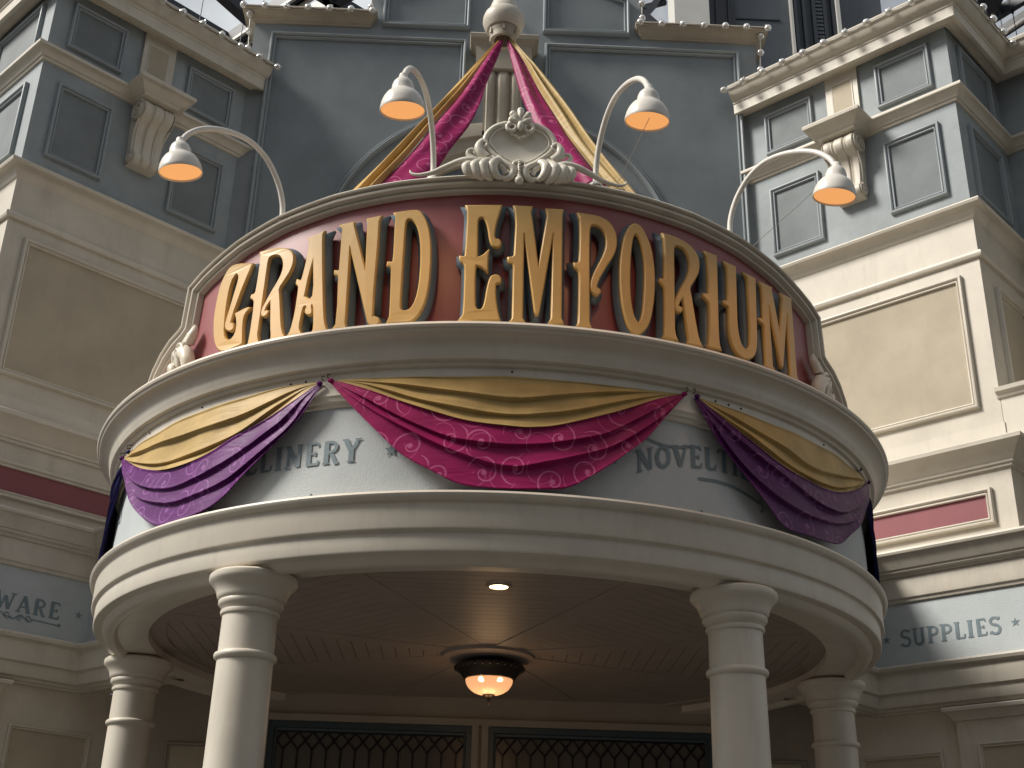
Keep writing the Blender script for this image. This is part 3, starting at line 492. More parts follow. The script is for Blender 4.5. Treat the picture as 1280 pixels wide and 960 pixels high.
# archivolt and dark recess
m = MB(); prof = [(1.76,-.002),(1.76,.10),(1.72,.11),(1.58,.11),(1.56,.075),(1.42,.07),(1.40,.04),(1.27,.035),(1.25,.0),(1.25,-.001)]
rows = [[gf(r_*math.cos(math.pi*i/48), 7.08+r_*math.sin(math.pi*i/48), h) for i in range(49)] for r_, h in prof]
m.grid(rows, flip=True); m.build('arch_moulding', BEIGE, root, smooth=30)
m = MB(); m.add([gf(1.25*math.cos(math.pi*i/32), 7.08+1.25*math.sin(math.pi*i/32), .006) for i in range(33)], [tuple(range(33))]); m.build('arch_infill', GREYW, root, smooth=0)
# keystone console with shelf
m = MB(); rows = []
for o, z in ((0,9.50),(.02,9.51),(.02,9.84),(.035,9.85),(.05,9.88),(.09,9.90),(.10,9.95),(.09,9.97)):
    rows.append([gf(-.33-o,z,0), gf(-.33-o,z,.22+o), gf(.29+o,z,.22+o), gf(.29+o,z,0)])
m.grid(rows, flip=False); m.add([rows[0][0],rows[0][1],rows[0][2],rows[0][3]], [(0,1,2,3)]); m.add(rows[-1], [(3,2,1,0)])
ks = m.build('keystone_bracket', BEIGE, root, smooth=30)
m = MB(); rows = []
for i in range(33):
    x = -1+2*i/32; gr = .045*(math.exp(-((abs(x)-.36)/.1)**2))+(.02 if abs(x) > .85 else 0)
    rows.append([gf(-.02+x*.225, z, max(0,d-gr)) for d, z in ((.2,9.50),(.225,9.42),(.22,9.3),(.19,9.1),(.15,8.9),(.13,8.7),(.13,8.45),(.06,8.35),(0,8.3))])
m.grid(rows, flip=True)
for sgn in (-1, 1):
    vs = [gf(-.02+sgn*.225, z, d) for d, z in ((0,9.5),(.18,9.50),(.205,9.42),(.2,9.3),(.17,9.1),(.13,8.9),(.11,8.7),(.11,8.45),(.04,8.35),(0,8.3))]; m.add(vs, [tuple(range(len(vs)))[::-sgn]])
m.build('keystone_body', BEIGE, ks, smooth=40)

# ------------------------------------------------------------------ entrance wall under the porch
DY = 1.86
root = empty('entrance_wall', (0, DY, -1.6), 'shadowed cream entrance wall under the porch holding two leaded windows', 'wall')
m = MB(); df = lambda x, z, h: Vector((x, DY-h, z))
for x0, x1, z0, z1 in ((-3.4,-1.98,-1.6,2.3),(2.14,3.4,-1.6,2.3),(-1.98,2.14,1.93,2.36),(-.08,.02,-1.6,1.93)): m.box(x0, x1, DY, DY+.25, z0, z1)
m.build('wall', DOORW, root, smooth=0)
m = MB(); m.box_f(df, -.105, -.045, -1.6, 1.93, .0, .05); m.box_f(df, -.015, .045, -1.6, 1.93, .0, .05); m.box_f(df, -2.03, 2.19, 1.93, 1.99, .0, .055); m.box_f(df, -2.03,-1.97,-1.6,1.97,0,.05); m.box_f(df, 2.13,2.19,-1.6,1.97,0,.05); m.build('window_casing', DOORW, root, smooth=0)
for x0, x1, lab in ((-1.97,-.105,'leaded window left of the central post'),(.045,2.13,'leaded window right of the central post')):
    m = MB(); ribbon(m, rect(x0, -1.5, x1, 1.925), True, [(0,-.08),(0,.02),(.05,.02),(.055,-.02),(.075,-.025),(.075,-.08)], df); wn = m.build('window', WINF, root, smooth=0, label=lab)
    m = MB(); m.add([df(x0+.05,-1.5,-.055),df(x1-.05,-1.5,-.055),df(x1-.05,1.88,-.055),df(x0+.05,1.88,-.055)], [(0,1,2,3)]); m.build('pane', PANE, wn, smooth=0)
    m = MB(); nn = round((x1-x0-.15)/.132); st = (x1-x0-.15)/nn; zt = 1.845
    bar = lambda a, b, wd=.008: m.tube([df(a[0],a[1],-.045), df(b[0],b[1],-.045)], wd, 5, False)
    for i in range(nn):
        xc = x0+.075+st*(i+.5); bar((xc, -1.4), (xc, zt-.16))
        bar((xc, zt-.16), (xc-st/2, zt-.08)); bar((xc, zt-.16), (xc+st/2, zt-.08)); bar((xc-st/2, zt-.08), (xc, zt)); bar((xc+st/2, zt-.08), (xc, zt))
    bar((x0+.075, zt), (x1-.075, zt), .010)
    m.build('lead_came', LEAD, wn, smooth=60)
for sx in (-1, 1):
    fp = lambda x, z, h, sx=sx: Vector((x, DY-h, z))
    m = MB(); xa, xb = (-2.85,-2.3) if sx < 0 else (2.4,2.95)
    m.add([fp(xa,-1,.004),fp(xb,-1,.004),fp(xb,1.68,.004),fp(xa,1.68,.004)], [(0,1,2,3)]); pn = m.build('wall_panel', TAN, root, smooth=0)
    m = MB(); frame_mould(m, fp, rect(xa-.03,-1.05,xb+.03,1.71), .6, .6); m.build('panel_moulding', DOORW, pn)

# ------------------------------------------------------------------ round porch
porch = empty('round_porch', (0, 0, -1.6), 'round cream entrance porch on four columns, pale blue band with painted words', 'porch')
m = MB(); m.lathe([(2.62,2.25),(2.62,2.12),(2.66,2.112),(2.84,2.11),(2.85,2.085),(2.865,2.072),(2.90,2.07),(2.925,2.078),(2.945,2.10),(2.955,2.118),(3.005,2.12),(3.015,2.125),(3.02,2.135),(3.02,2.238),(3.026,2.246),(3.045,2.252),(3.05,2.262),(3.048,2.408),(3.052,2.42),(3.07,2.425),(3.086,2.44),(3.092,2.457),(3.085,2.472),(2.985,2.485),(2.97,2.486)], n=160)
m.build('architrave', CREAM2, porch, smooth=32)
m = MB(); m.lathe([(2.97,2.48),(2.97,3.09)], n=160); frz = m.build('frieze', FRIEZE, porch, smooth=32)
m = MB(); m.lathe([(2.97,3.085),(2.985,3.09),(2.992,3.11),(3.005,3.118),(3.012,3.14),(3.02,3.15),(3.02,3.298)], n=160); m.build('frieze_mould', CREAM2, porch, smooth=32)
m = MB(); m.lathe([(3.02,3.296),(3.042,3.30),(3.05,3.312),(3.05,3.322),(3.078,3.328),(3.085,3.342),(3.088,3.356),(3.092,3.362),(3.095,3.385),(3.101,3.41),(3.113,3.435),(3.131,3.455),(3.155,3.468),(3.178,3.472),(3.185,3.488),(3.196,3.492),(3.202,3.506),(3.195,3.524),(3.05,3.55),(2.0,3.62),(0,3.64)], n=160)
m.build('cornice', CREAM2, porch, smooth=32)
# back of the porch roof
m = MB(); m.add([(-2.7,.7,3.52),(2.7,.7,3.52),(3.5,1.45,3.52),(3.5,3.2,3.52),(-3.5,3.2,3.52),(-3.5,1.45,3.52)], [(0,1,2,3,4,5)]); m.add([(-3.2,2.95,3.4),(3.2,2.95,3.4),(3.2,2.95,7.2),(-3.2,2.95,7.2)], [(0,1,2,3)]); m.build('back_roof', CREAM, porch, smooth=0)
# ceiling: boards in eight wedges with radial flat bands
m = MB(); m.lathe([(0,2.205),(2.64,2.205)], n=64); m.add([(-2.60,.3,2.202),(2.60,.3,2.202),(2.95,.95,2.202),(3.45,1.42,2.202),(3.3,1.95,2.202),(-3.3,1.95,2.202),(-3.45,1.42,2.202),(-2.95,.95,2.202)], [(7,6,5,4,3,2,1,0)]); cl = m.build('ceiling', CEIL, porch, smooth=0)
m = MB(); NS = 8; RC = 2.56
for k in range(NS):
    am = 2*math.pi*(k)/NS; half = math.pi/NS-.0
    ex = Vector((math.sin(am), -math.cos(am), 0)); et = Vector((math.cos(am), math.sin(am), 0)); d = .30
    while d < RC-.02:
        d1 = min(d+.105, RC); wa, wb = (d)*math.tan(half)-.10, (d1)*math.tan(half)-.10
        def lim(dd, ww): return min(ww, math.sqrt(max(0, RC*RC-dd*dd)))
        wa, wb = lim(d, wa), lim(d1, wb)
        if wa > .02:
            P = [ex*d-et*wa, ex*d+et*wa, ex*d1+et*wb, ex*d1-et*wb]
            lo = [Vector((p.x,p.y,2.188)) for p in P]; hi = [Vector((p.x,p.y,2.2045)) for p in P]
            m.add(lo+hi, [(0,1,2,3),(0,4,5,1),(1,5,6,2),(2,6,7,3),(3,7,4,0)])
        d = d1+.005
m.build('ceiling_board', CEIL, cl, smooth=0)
m = MB()
for k in range(NS):
    a = 2*math.pi*(k+.5)/NS; ex = Vector((math.sin(a), -math.cos(a), 0)); et = Vector((math.cos(a), math.sin(a), 0))
    P = [ex*.1-et*.09, ex*.1+et*.09, ex*2.64+et*.09, ex*2.64-et*.09]; zz = 2.1795+.0009*k
    lo = [Vector((p.x,p.y,zz)) for p in P]; hi = [Vector((p.x,p.y,2.203)) for p in P]; m.add(lo+hi, [(0,1,2,3),(0,4,5,1),(1,5,6,2),(2,6,7,3),(3,7,4,0)])
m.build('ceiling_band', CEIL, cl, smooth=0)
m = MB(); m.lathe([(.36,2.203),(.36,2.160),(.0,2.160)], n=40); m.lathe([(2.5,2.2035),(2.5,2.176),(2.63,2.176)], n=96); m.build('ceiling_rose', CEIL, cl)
# columns
for k, (a, lab) in enumerate(((-32.0,'front column left of the entrance'),(32.0,'front column right of the entrance'),(-94.5,'rear column at the left end'),(94.5,'rear column at the right end'))):
    c = cyl(a, 0, 2.81); cc = (c.x, c.y, 0)
    m = MB(); prof = [(.182,-1.45)]+[(.182-.016*((i/10)**1.6), -1.45+3.3*i/10) for i in range(1, 11)]
    m.lathe([(.24,-1.6),(.24,-1.5),(.22,-1.47),(.19,-1.45)]+prof+[(.166,1.90)], n=40, c=cc); col = m.build('column', CREAM2, porch, smooth=40, label=lab)
    m = MB(); m.lathe([(.165,1.845),(.178,1.85),(.182,1.862),(.18,1.872),(.17,1.878),(.175,1.89),(.19,1.90),(.20,1.915),(.20,1.93),(.196,1.938),(.204,1.944),(.212,1.956),(.214,1.968),(.22,1.985),(.232,2.01),(.25,2.03),(.265,2.045),(.272,2.06),(.27,2.085),(.255,2.098),(.10,2.108)], n=48, c=cc); m.build('capital', CREAM2, col, smooth=40)
    m = MB(); m.lathe([(.165,1.575),(.178,1.578),(.188,1.59),(.19,1.602),(.186,1.614),(.17,1.622),(.165,1.625)], n=48, c=cc); m.build('collar', CREAM2, col, smooth=60)
# lettering on the round frieze
def ff(phi0, z0): return lambda u, v, h: cyl(phi0+math.degrees(u/2.97), z0+v, 2.97+h)
zm = lambda phi: 2.711
write('MILLINERY', lambda u, v, h: cyl(-37.4+math.degrees(u/2.97), 2.712+v, 2.972+h), .155, 2.97*R(20.9), name='lettering', parent=frz, track=.05)['label'] = 'painted letters INERY beside the purple swag'
def arch(phi): return 2.70+.115*(1-((phi-28)/11.8)**2)
write('NOVELTIES', lambda u, v, h: cyl(16.2+math.degrees(u/2.97), arch(16.2+math.degrees(u/2.97))+v, 2.972+h), .148, 2.97*R(18.8), name='lettering', parent=frz, track=.03)['label'] = 'painted letters NOVELTI beside the magenta swag'
write('ES', lambda u, v, h: cyl(-69+math.degrees(u/2.97), 2.80+v, 2.972+h), .14, 2.97*R(3.6), name='lettering', parent=frz)['label'] = 'painted letters at the far left end'
m = MB(); fz = lambda u, v, h: cyl(u, v, 2.972+h)
def stroke_deg(m, pts, wd, h): stroke(m, [(R(p)*2.97, z) for p, z in pts], wd, lambda u, v, hh: cyl(math.degrees(u/2.97), v, 2.972+hh), h)
stroke_deg(m, [(17.2+6.9*i/12, 2.945-.035*math.sin(math.pi*i/12)+.004*i/12) for i in range(13)], .016, .003)
stroke_deg(m, [(17.2,2.915),(16.9,2.935),(17.3,2.955)], .013, .0036)
stroke_deg(m, [(24.6+9.6*i/14, 2.735+.03*math.sin(math.pi*i/14*1.1)-.004*i) for i in range(15)], .018, .003)
stroke_deg(m, [(34.2,2.69),(34.8,2.64),(34.2,2.61)], .013, .0036)
m.build('painted_flourish', LETTER, frz, smooth=0)
m = MB(); fs = lambda u, v, h: cyl(math.degrees(u/2.97), v, 2.972+h)
star(m, fs, R(-12.8)*2.97, 2.775, .05); m.build('painted_star', LETTER, frz, smooth=0)
m = MB(); star(m, fs, R(13.2)*2.97, 2.775, .05); m.build('painted_star', LETTER, frz, smooth=0)
m = MB()
for p in (1.04,-26.3,-24.2,-40.9,-53.7,27,29,31,48): m.ball(cyl(p, 3.27, 3.022), .007, nu=6, nv=4)
for p in (-22,24,-45): m.tube([cyl(p,2.484,3.03), cyl(p,2.50,3.03), cyl(p+.15,2.506,3.03), cyl(p+.25,2.494,3.03)], .003, 5)
m.build('screw_hook', BRONZE, porch)

# ------------------------------------------------------------------ sign
sign = empty('entrance_sign', (0, -2.9, 3.5), 'curved red sign reading GRAND EMPORIUM in gold letters on top of the porch', 'sign')
RB = 2.90
TOPZ = [(-50.2,4.375),(-47,4.44),(-44.5,4.48),(-39.5,4.555),(-31.9,4.635),(-23.4,4.69),(-14.3,4.72),(-6,4.735),(0,4.74),(8,4.735),(16.5,4.72),(25.6,4.69),(34,4.635),(41.5,4.555),(46.5,4.48),(49.2,4.44),(52.4,4.375)]
KM = R(1)*RB
outer = [(-63.5,3.50),(-62.6,3.66),(-61.2,3.78),(-59.2,3.88),(-56.6,3.965),(-53.8,4.025),(-51.2,4.055),(-50.7,4.07)]+TOPZ+[(52.9,4.07),(53.4,4.055),(56,4.025),(58.8,3.965),(61.4,3.88),(63.4,3.78),(64.8,3.66),(65.7,3.50)]
po = [(p*KM, z) for p, z in outer]
# densify
pd = []
for a, b in zip(po[:-1], po[1:]):
    n = max(1, int(abs(b[0]-a[0])/.09)); pd += [(a[0]+(b[0]-a[0])*i/n, a[1]+(b[1]-a[1])*i/n) for i in range(n)]
pd.append(po[-1])
sf = lambda u, v, h: cyl(u/KM, v, RB+h)
SFR = [(0,-.06),(0,.060),(-.006,.080),(-.018,.090),(-.028,.086),(-.031,.058),(-.040,.052),(-.043,.066),(-.054,.074),(-.066,.070),(-.074,.052),(-.077,.030),(-.087,.028),(-.089,.042),(-.098,.046),(-.106,.040),(-.110,.020),(-.112,-.002)]
m = MB(); ribbon(m, pd, False, SFR, sf); m.build('frame', CREAM2, sign, smooth=35)
m = MB(); topz = {}
def ztop(u):
    for a, b in zip(po[:-1], po[1:]):
        if a[0] <= u <= b[0] and b[0] > a[0]: return a[1]+(b[1]-a[1])*(u-a[0])/(b[0]-a[0])
    return 3.5
N = 220; u0, u1 = po[0][0]+.06, po[-1][0]-.06
rows = [[sf(u0+(u1-u0)*i/N, 3.45+(ztop(u0+(u1-u0)*i/N)-.05-3.45)*j/10, 0) for i in range(N+1)] for j in range(11)]
m.grid(rows); rows = [[sf(u0+(u1-u0)*i/N, 3.45+(ztop(u0+(u1-u0)*i/N)-.05-3.45)*j/1, -.05) for i in range(N+1)] for j in range(2)]; m.grid(rows, flip=True)
m.build('board', RED, sign, smooth=60)

def letter_obj(parent, polys, ch):
    """polys: outlines in (phi deg, z). gold face over a wider slate backing, both bent round the board"""
    RL = 3.03; k = R(1)*RL
    def curve_mesh(offset, depth, bevel, rad, nm, mat):
        cu = bpy.data.curves.new('tmp', 'CURVE'); cu.dimensions = '2D'; cu.fill_mode = 'BOTH'; cu.extrude = depth; cu.bevel_depth = bevel; cu.bevel_resolution = 0; cu.offset = offset
        for poly in polys:
            pts = []
            n = len(poly)
            P = [Vector((p*k, z)) for p, z in poly]
            for i in range(n):       # soften shallow turns only
                a, b, c = P[i-1], P[i], P[(i+1) % n]; d1 = (b-a); d2 = (c-b)
                if ch not in 'MN' and d1.length > .003 and d2.length > .003 and d1.angle(d2) < R(62) and d1.angle(d2) > R(4):
                    pts += [b-d1*.25, b+d2*.25] if d1.length+d2.length < .5 else [b-d1.normalized()*.02, b+d2.normalized()*.02]
                else: pts.append(b)
            sp = cu.splines.new('POLY'); sp.points.add(len(pts)-1); sp.use_cyclic_u = True
            for q, p in zip(sp.points, pts): q.co = (p.x, p.y, 0, 1)
        o = bpy.data.objects.new('tmp', cu); C.objects.link(o); dg = bpy.context.evaluated_depsgraph_get()
        me = bpy.data.meshes.new_from_object(o.evaluated_get(dg)); bpy.data.objects.remove(o); bpy.data.curves.remove(cu)
        off = LOC[parent.name] if parent.name in LOC else Vector()
        for v in me.vertices:
            lo_, hi_ = min(z for q_, z in polys[0]), max(z for q_, z in polys[0]); p = cyl(v.co.x/k, min(hi_+bevel, max(lo_-bevel, v.co.y)), rad+v.co.z); v.co = p-off
        me.materials.clear(); me.materials.append(mat); me.name = nm
        ob = bpy.data.objects.new(nm, me); C.objects.link(ob); ob.parent = parent; LOC[ob.name] = off
        return ob
    s = curve_mesh(0, .011, .034, 2.944, 'letter', SLATE); s['label'] = 'gold letter %s with slate blue edge' % ch
    g = curve_mesh(0, .010, .0085, 3.004, 'letter_face', GOLD); g.parent = s
    return s
DL = {k[2:]: v for k, v in DATA.items() if k.startswith('L_')}
def refit(polys, box):
    """map outline bbox to box (p0,p1,z0,z1)"""
    xs = [p for p, z in polys[0]]; zs = [z for p, z in polys[0]]; a0, a1, b0, b1 = min(xs), max(xs), min(zs), max(zs)
    return [[(box[0]+(p-a0)/(a1-a0)*(box[1]-box[0]), box[2]+(z-b0)/(b1-b0)*(box[3]-box[2])) for p, z in q] for q in polys]
word1 = [('G', DL['G']), ('R', refit(DL['R'], (-34.4,-28.0,3.625,4.34))), ('A', DL['A']), ('N', DL['N']), ('D', DL['D'])]
word2 = [(c, DL[c]) for c in 'EMPORIU']+[('M', refit(DL['M'], (35.4,42.7,3.655,4.30)))]
for ch, pl in word1+word2: letter_obj(sign, pl, ch)

# ------------------------------------------------------------------ relief ornaments
def relief(parent, name, f, elems, mat, label=None):
    m = MB()
    for e in elems:
        k = e[0]
        if k == 't':      # tube through points (u,v[,h]) with radii
            pts = [(p[0], p[1], p[2] if len(p) > 2 else .02) for p in e[1]]; rr = e[2]; n = e[3] if len(e) > 3 else 6
            if isinstance(rr, (int, float)): rr = [rr]*len(pts)
            full = catmull([Vector((p[0], p[1], p[2])) for p in pts], n)
            rad = []
            for i in range(len(pts)-1):
                for j in range(n): rad.append(rr[i]+(rr[i+1]-rr[i])*j/n)
            rad.append(rr[-1]); m.tube([f(p.x, p.y, p.z) for p in full], rad, 9)
        elif k == 'b':
            m.ball(f(e[1], e[2], e[3]), e[4], e[5] if len(e) > 5 else 1, 1, e[6] if len(e) > 6 else 1)
    return m.build(name, mat, parent, smooth=60, label=label)
def spiral(cu, cv, r0, r1, a0, turns, h0, h1, n=14):
    return [(cu+(r0+(r1-r0)*i/n)*math.cos(R(a0)+2*math.pi*turns*i/n), cv+(r0+(r1-r0)*i/n)*math.sin(R(a0)+2*math.pi*turns*i/n), h0+(h1-h0)*i/n) for i in range(n+1)]
CX = 1.25; RK = 2.97
cf = lambda u, v, h: cyl(CX+math.degrees(u*1.05/RK), v, RK+h)
ZC = 4.97   # shield centre
crest = empty('shield_crest', tuple(cf(0, 4.62, 0)), 'ivory plaster shield cartouche with scrolls centred above the sign', 'ornament')
# dish
m = MB(); NA = 48; shape = []
for i in range(NA):
    a = 2*math.pi*i/NA; s_ = math.sin(a); c_ = math.cos(a)
    ru = .212*(1-.10*max(0, -s_)**2+.03*s_); rv = .165
    notch = .035*math.exp(-((a-math.pi/2)/.28)**2)+.05*math.exp(-((a-1.5*math.pi)/.2)**2)*0
    shape.append(((ru)*c_*(1-.18*max(0,-s_)**1.5), (rv-notch)*s_-(.03*max(0, -s_)**3)))
rings = []
for j in range(9):
    t = j/8; rings.append([cf(x*t, ZC+y*t, .018+.030*(t**2)) for x, y in shape])
m.grid(rings, closed_v=True); rings = [[cf(x, ZC+y, h) for x, y in shape] for h in (.048, -.05)]; m.grid(rings, closed_v=True)
m.add([cf(x, ZC+y, -.05) for x, y in shape], [tuple(range(NA))[::-1]])
m.build('shield', PLASTER, crest, smooth=50)
E = []
rim = [(x*1.03, ZC+y*1.03, .045) for x, y in shape[15:]+shape[:10]]
E.append(('t', rim[::3], .020, 4)); rim2 = [(x*.88, ZC+y*.86, .046) for x, y in shape[15:]+shape[:10]]; E.append(('t', rim2[::3], .009, 4))
for sg in (-1, 1):
    E.append(('t', [(sg*.075, ZC+.155, .05)]+[(sg*(.055+.028*math.cos(a)), ZC+.115+.03*math.sin(a), .06) for a in (1.2,.3,-.7,-1.8,-3.0,-4.0)], [.018,.016,.015,.014,.013,.012,.012]))
    # S scroll sweeping from shield foot outwards and back under
    E.append(('t', [(sg*.135,ZC-.12,.05),(sg*.10,ZC-.17,.06),(sg*.045,ZC-.215,.065),(sg*.04,ZC-.265,.065),(sg*.075,ZC-.30,.06),(sg*.11,ZC-.285,.055)], [.018,.022,.024,.024,.02,.012]))
    E.append(('t', [(sg*.17,ZC-.10,.04),(sg*.14,ZC-.17,.055),(sg*.095,ZC-.22,.06),(sg*.085,ZC-.265,.06)], [.014,.018,.02,.014]))
    # acanthus lobes
    for q, (cu, hh, ww) in enumerate(((.145,.105,.036),(.20,.12,.04),(.255,.115,.038),(.305,.10,.034))):
        E.append(('t', [(sg*(cu-.05),ZC-.185+.0*q,.045),(sg*(cu-.01),ZC-.165-.01*q,.07),(sg*(cu+.02),ZC-.21-.005*q,.085),(sg*(cu+.005),ZC-.21-hh*.6,.08),(sg*(cu-.035),ZC-.21-hh*.85,.055)], [.012,ww*.75,ww,ww*.85,.012]))
    # side C scroll
    E.append(('t', [(sg*.175,ZC-.125,.04),(sg*.205,ZC-.155,.045),(sg*.265,ZC-.155,.05),(sg*.315,ZC-.115,.05)]+[(sg*(.300+.022*math.cos(a)), ZC-.09+.022*math.sin(a), .052) for a in (.2,1.4,2.6,3.6)], [.024,.032,.026,.018,.016,.015,.014,.013]))
    E.append(('t', [(sg*.205,ZC-.13,.045),(sg*.245,ZC-.09,.05),(sg*.255,ZC-.04,.055),(sg*.235,ZC+.0,.055)]+[(sg*(.228+.024*math.cos(a)), ZC-.03+.024*math.sin(a), .06) for a in (1.8,2.8,3.8,4.9)], [.036,.036,.03,.02,.015,.014,.013,.012]))
    # long tendril running out along the frame
    E.append(('t', [(sg*.20,ZC-.19,.06),(sg*.28,ZC-.165,.07),(sg*.36,ZC-.175,.075),(sg*.45,ZC-.215,.075),(sg*.54,ZC-.262,.08),(sg*.62,ZC-.275,.085),(sg*.665,ZC-.258,.085),(sg*.675,ZC-.235,.085)], [.02,.026,.024,.02,.016,.012,.009,.006]))
# drop, beads, crest shell
E.append(('t', [(0,ZC-.17,.06),(0,ZC-.24,.07),(0,ZC-.29,.075),(0,ZC-.325,.08)], [.014,.010,.016,.026])); E.append(('b', 0, ZC-.325, .085, .03))
for q in range(5): E.append(('b', 0, ZC-.185-.02*q, .085, .011-.001*q))
for sg in (-1, 1): E.append(('t', [(0,ZC-.155,.06),(sg*.035,ZC-.175,.06),(sg*.03,ZC-.215,.06),(0,ZC-.25,.06)], [.012,.012,.01,.008]))
for q, a in enumerate((-66,-34,0,34,66)):
    L = (.06,.085,.10,.085,.06)[q]; E.append(('t', [(0,ZC+.15,.055),(L*.6*math.sin(R(a)),ZC+.15+L*.6*math.cos(R(a)),.065),(L*math.sin(R(a)),ZC+.15+L*math.cos(R(a)),.06)], [.012,.020,.024])); E.append(('b', L*1.02*math.sin(R(a)), ZC+.15+L*1.02*math.cos(R(a)), .06, .025))
E.append(('b', 0, ZC+.125, .065, .03, .8, 1.3))
for q in range(7): E.append(('b', (q-3)*.016, ZC+.065-.010*(3-abs(q-3)), .05, .011))
relief(crest, 'scrollwork', cf, E, PLASTER)
# acanthus leaves at both ends of the sign
for sg, lab in ((-1, 'carved acanthus leaf at the left end, beside letter G'), (1, 'carved acanthus leaf at the right end, beside letter M')):
    ce = -50.9 if sg < 0 else 53.1
    af = lambda u, v, h, ce=ce, sg=sg: cyl(ce+sg*math.degrees((u-.05)/2.93), v, 2.93+h*.9)
    E = [('t', [(-.13,4.02,.03),(-.10,3.95,.035),(-.05,3.90,.035),(.02,3.84,.035),(.09,3.74,.03),(.14,3.62,.03),(.16,3.50,.03)], [.006,.030,.034,.030,.026,.022,.02]),
         ('t', [(-.13,4.02,.03),(-.14,3.95,.04),(-.10,3.88,.045)], [.006,.034,.04]),
         ('t', [(.05,3.76,.03),(-.02,3.82,.05),(-.10,3.80,.06),(-.15,3.72,.06),(-.14,3.64,.05),(-.11,3.62,.04)], [.025,.048,.058,.052,.036,.014]),
         ('t', [(.10,3.78,.03),(.05,3.84,.05),(-.005,3.81,.055),(-.015,3.72,.05)], [.022,.036,.04,.02]),
         ('t', [(.14,3.69,.03),(.105,3.755,.05),(.065,3.73,.055),(.055,3.64,.05)], [.018,.03,.032,.02]),
         ('t', [(.06,3.80,.05),(-.01,3.875,.085),(-.09,3.86,.10),(-.14,3.79,.10)], [.006,.010,.012,.008]),
         ('t', [(.05,3.76,.05),(-.02,3.83,.10),(-.085,3.81,.115),(-.12,3.74,.11)], [.006,.010,.012,.008])]
    relief(sign, 'leaf_carving', af, E, PLASTER, lab)

# ------------------------------------------------------------------ gooseneck lamps
ARM = [(0,-.05),(0,0),(.01,.10),(.05,.205),(.115,.295),(.215,.375),(.35,.415),(.50,.398),(.66,.34),(.80,.255),(.90,.15),(.945,.055)]
def lamp(phi, zb, label, i, twist=0):
    base = cyl(phi, zb, 2.93); rad = Vector((math.sin(R(phi+twist)), -math.cos(R(phi+twist)), 0)); up = Vector((0,0,1))
    t = empty('gooseneck_lamp', tuple(base), label, 'lamp', 'gooseneck lamps leaning out over the sign')
    m = MB(); pts = [base+rad*p.x+up*p.y for p in catmull([Vector(a) for a in ARM], 5)]
    m.tube(pts, .0195, 12); m.lathe([(.045,-.05),(.045,-.03),(.03,-.02),(.02,-.01)], n=16, c=base); m.build('arm', LAMPW, t, smooth=60)
    end = pts[-1]; tilt = R(-11); ax = rad.cross(up).normalized()   # tip the opening back towards the sign
    Mx = Matrix.Rotation(tilt, 3, ax)
    sh = [(r_*.95, z*.90) for r_, z in [(.020,.045),(.026,.035),(.030,.012),(.045,.0),(.060,-.018),(.070,-.045),(.074,-.075),(.080,-.088),(.102,-.105),(.122,-.135),(.136,-.17),(.143,-.205),(.146,-.228),(.1445,-.231),(.140,-.228),(.132,-.19),(.115,-.145),(.09,-.11)]]
    m = MB(); m.lathe(sh, n=40, c=end, M=Mx); sd_ = m.build('lamp_shade', LAMPW, t, smooth=45)
    m = MB(); m.lathe([(.1325,-.196),(.07,-.194),(.0,-.192)], n=40, c=end, M=Mx); m.build('lit_diffuser', GLOW, t, smooth=60)
    ld = bpy.data.lights.new('lamp_light', 'SPOT'); ld.energy = 9; ld.color = (1,.50,.20); ld.spot_size = R(150); ld.spot_blend = .8; ld.shadow_soft_size = .06
    lo = bpy.data.objects.new('lamp_light', ld); C.objects.link(lo); dirv = Mx @ Vector((0,0,-1)); lo.parent = t
    lo.location = end+Mx @ Vector((0,0,-.245))-base; lo.rotation_euler = (-dirv).to_track_quat('Z','Y').to_euler()
    return t, end, Mx
L1 = lamp(-32.2, 4.64, 'leftmost gooseneck lamp, white shade in front of the left wing panels', 0, -4)
L2 = lamp(-10.0, 4.77, 'gooseneck lamp just left of the shield, shade beside the left gold drape', 1, 0)
L3 = lamp(11.6, 4.79, 'gooseneck lamp just right of the shield, against plain slate blue wall', 2, 3)
L4 = lamp(32.5, 4.66, 'rightmost gooseneck lamp, shade under the right scroll bracket', 3, 3)
for (t, e, Mx), q in ((L4, (37.2,4.66)), (L3, (14.2,4.74))):
    m = MB(); m.tube([e+Vector((0,0,-.02 if t is L4[0] else -.2)), cyl(q[0], q[1], 2.93)], .0022, 4); m.build('stay_wire', CABLEW, t)

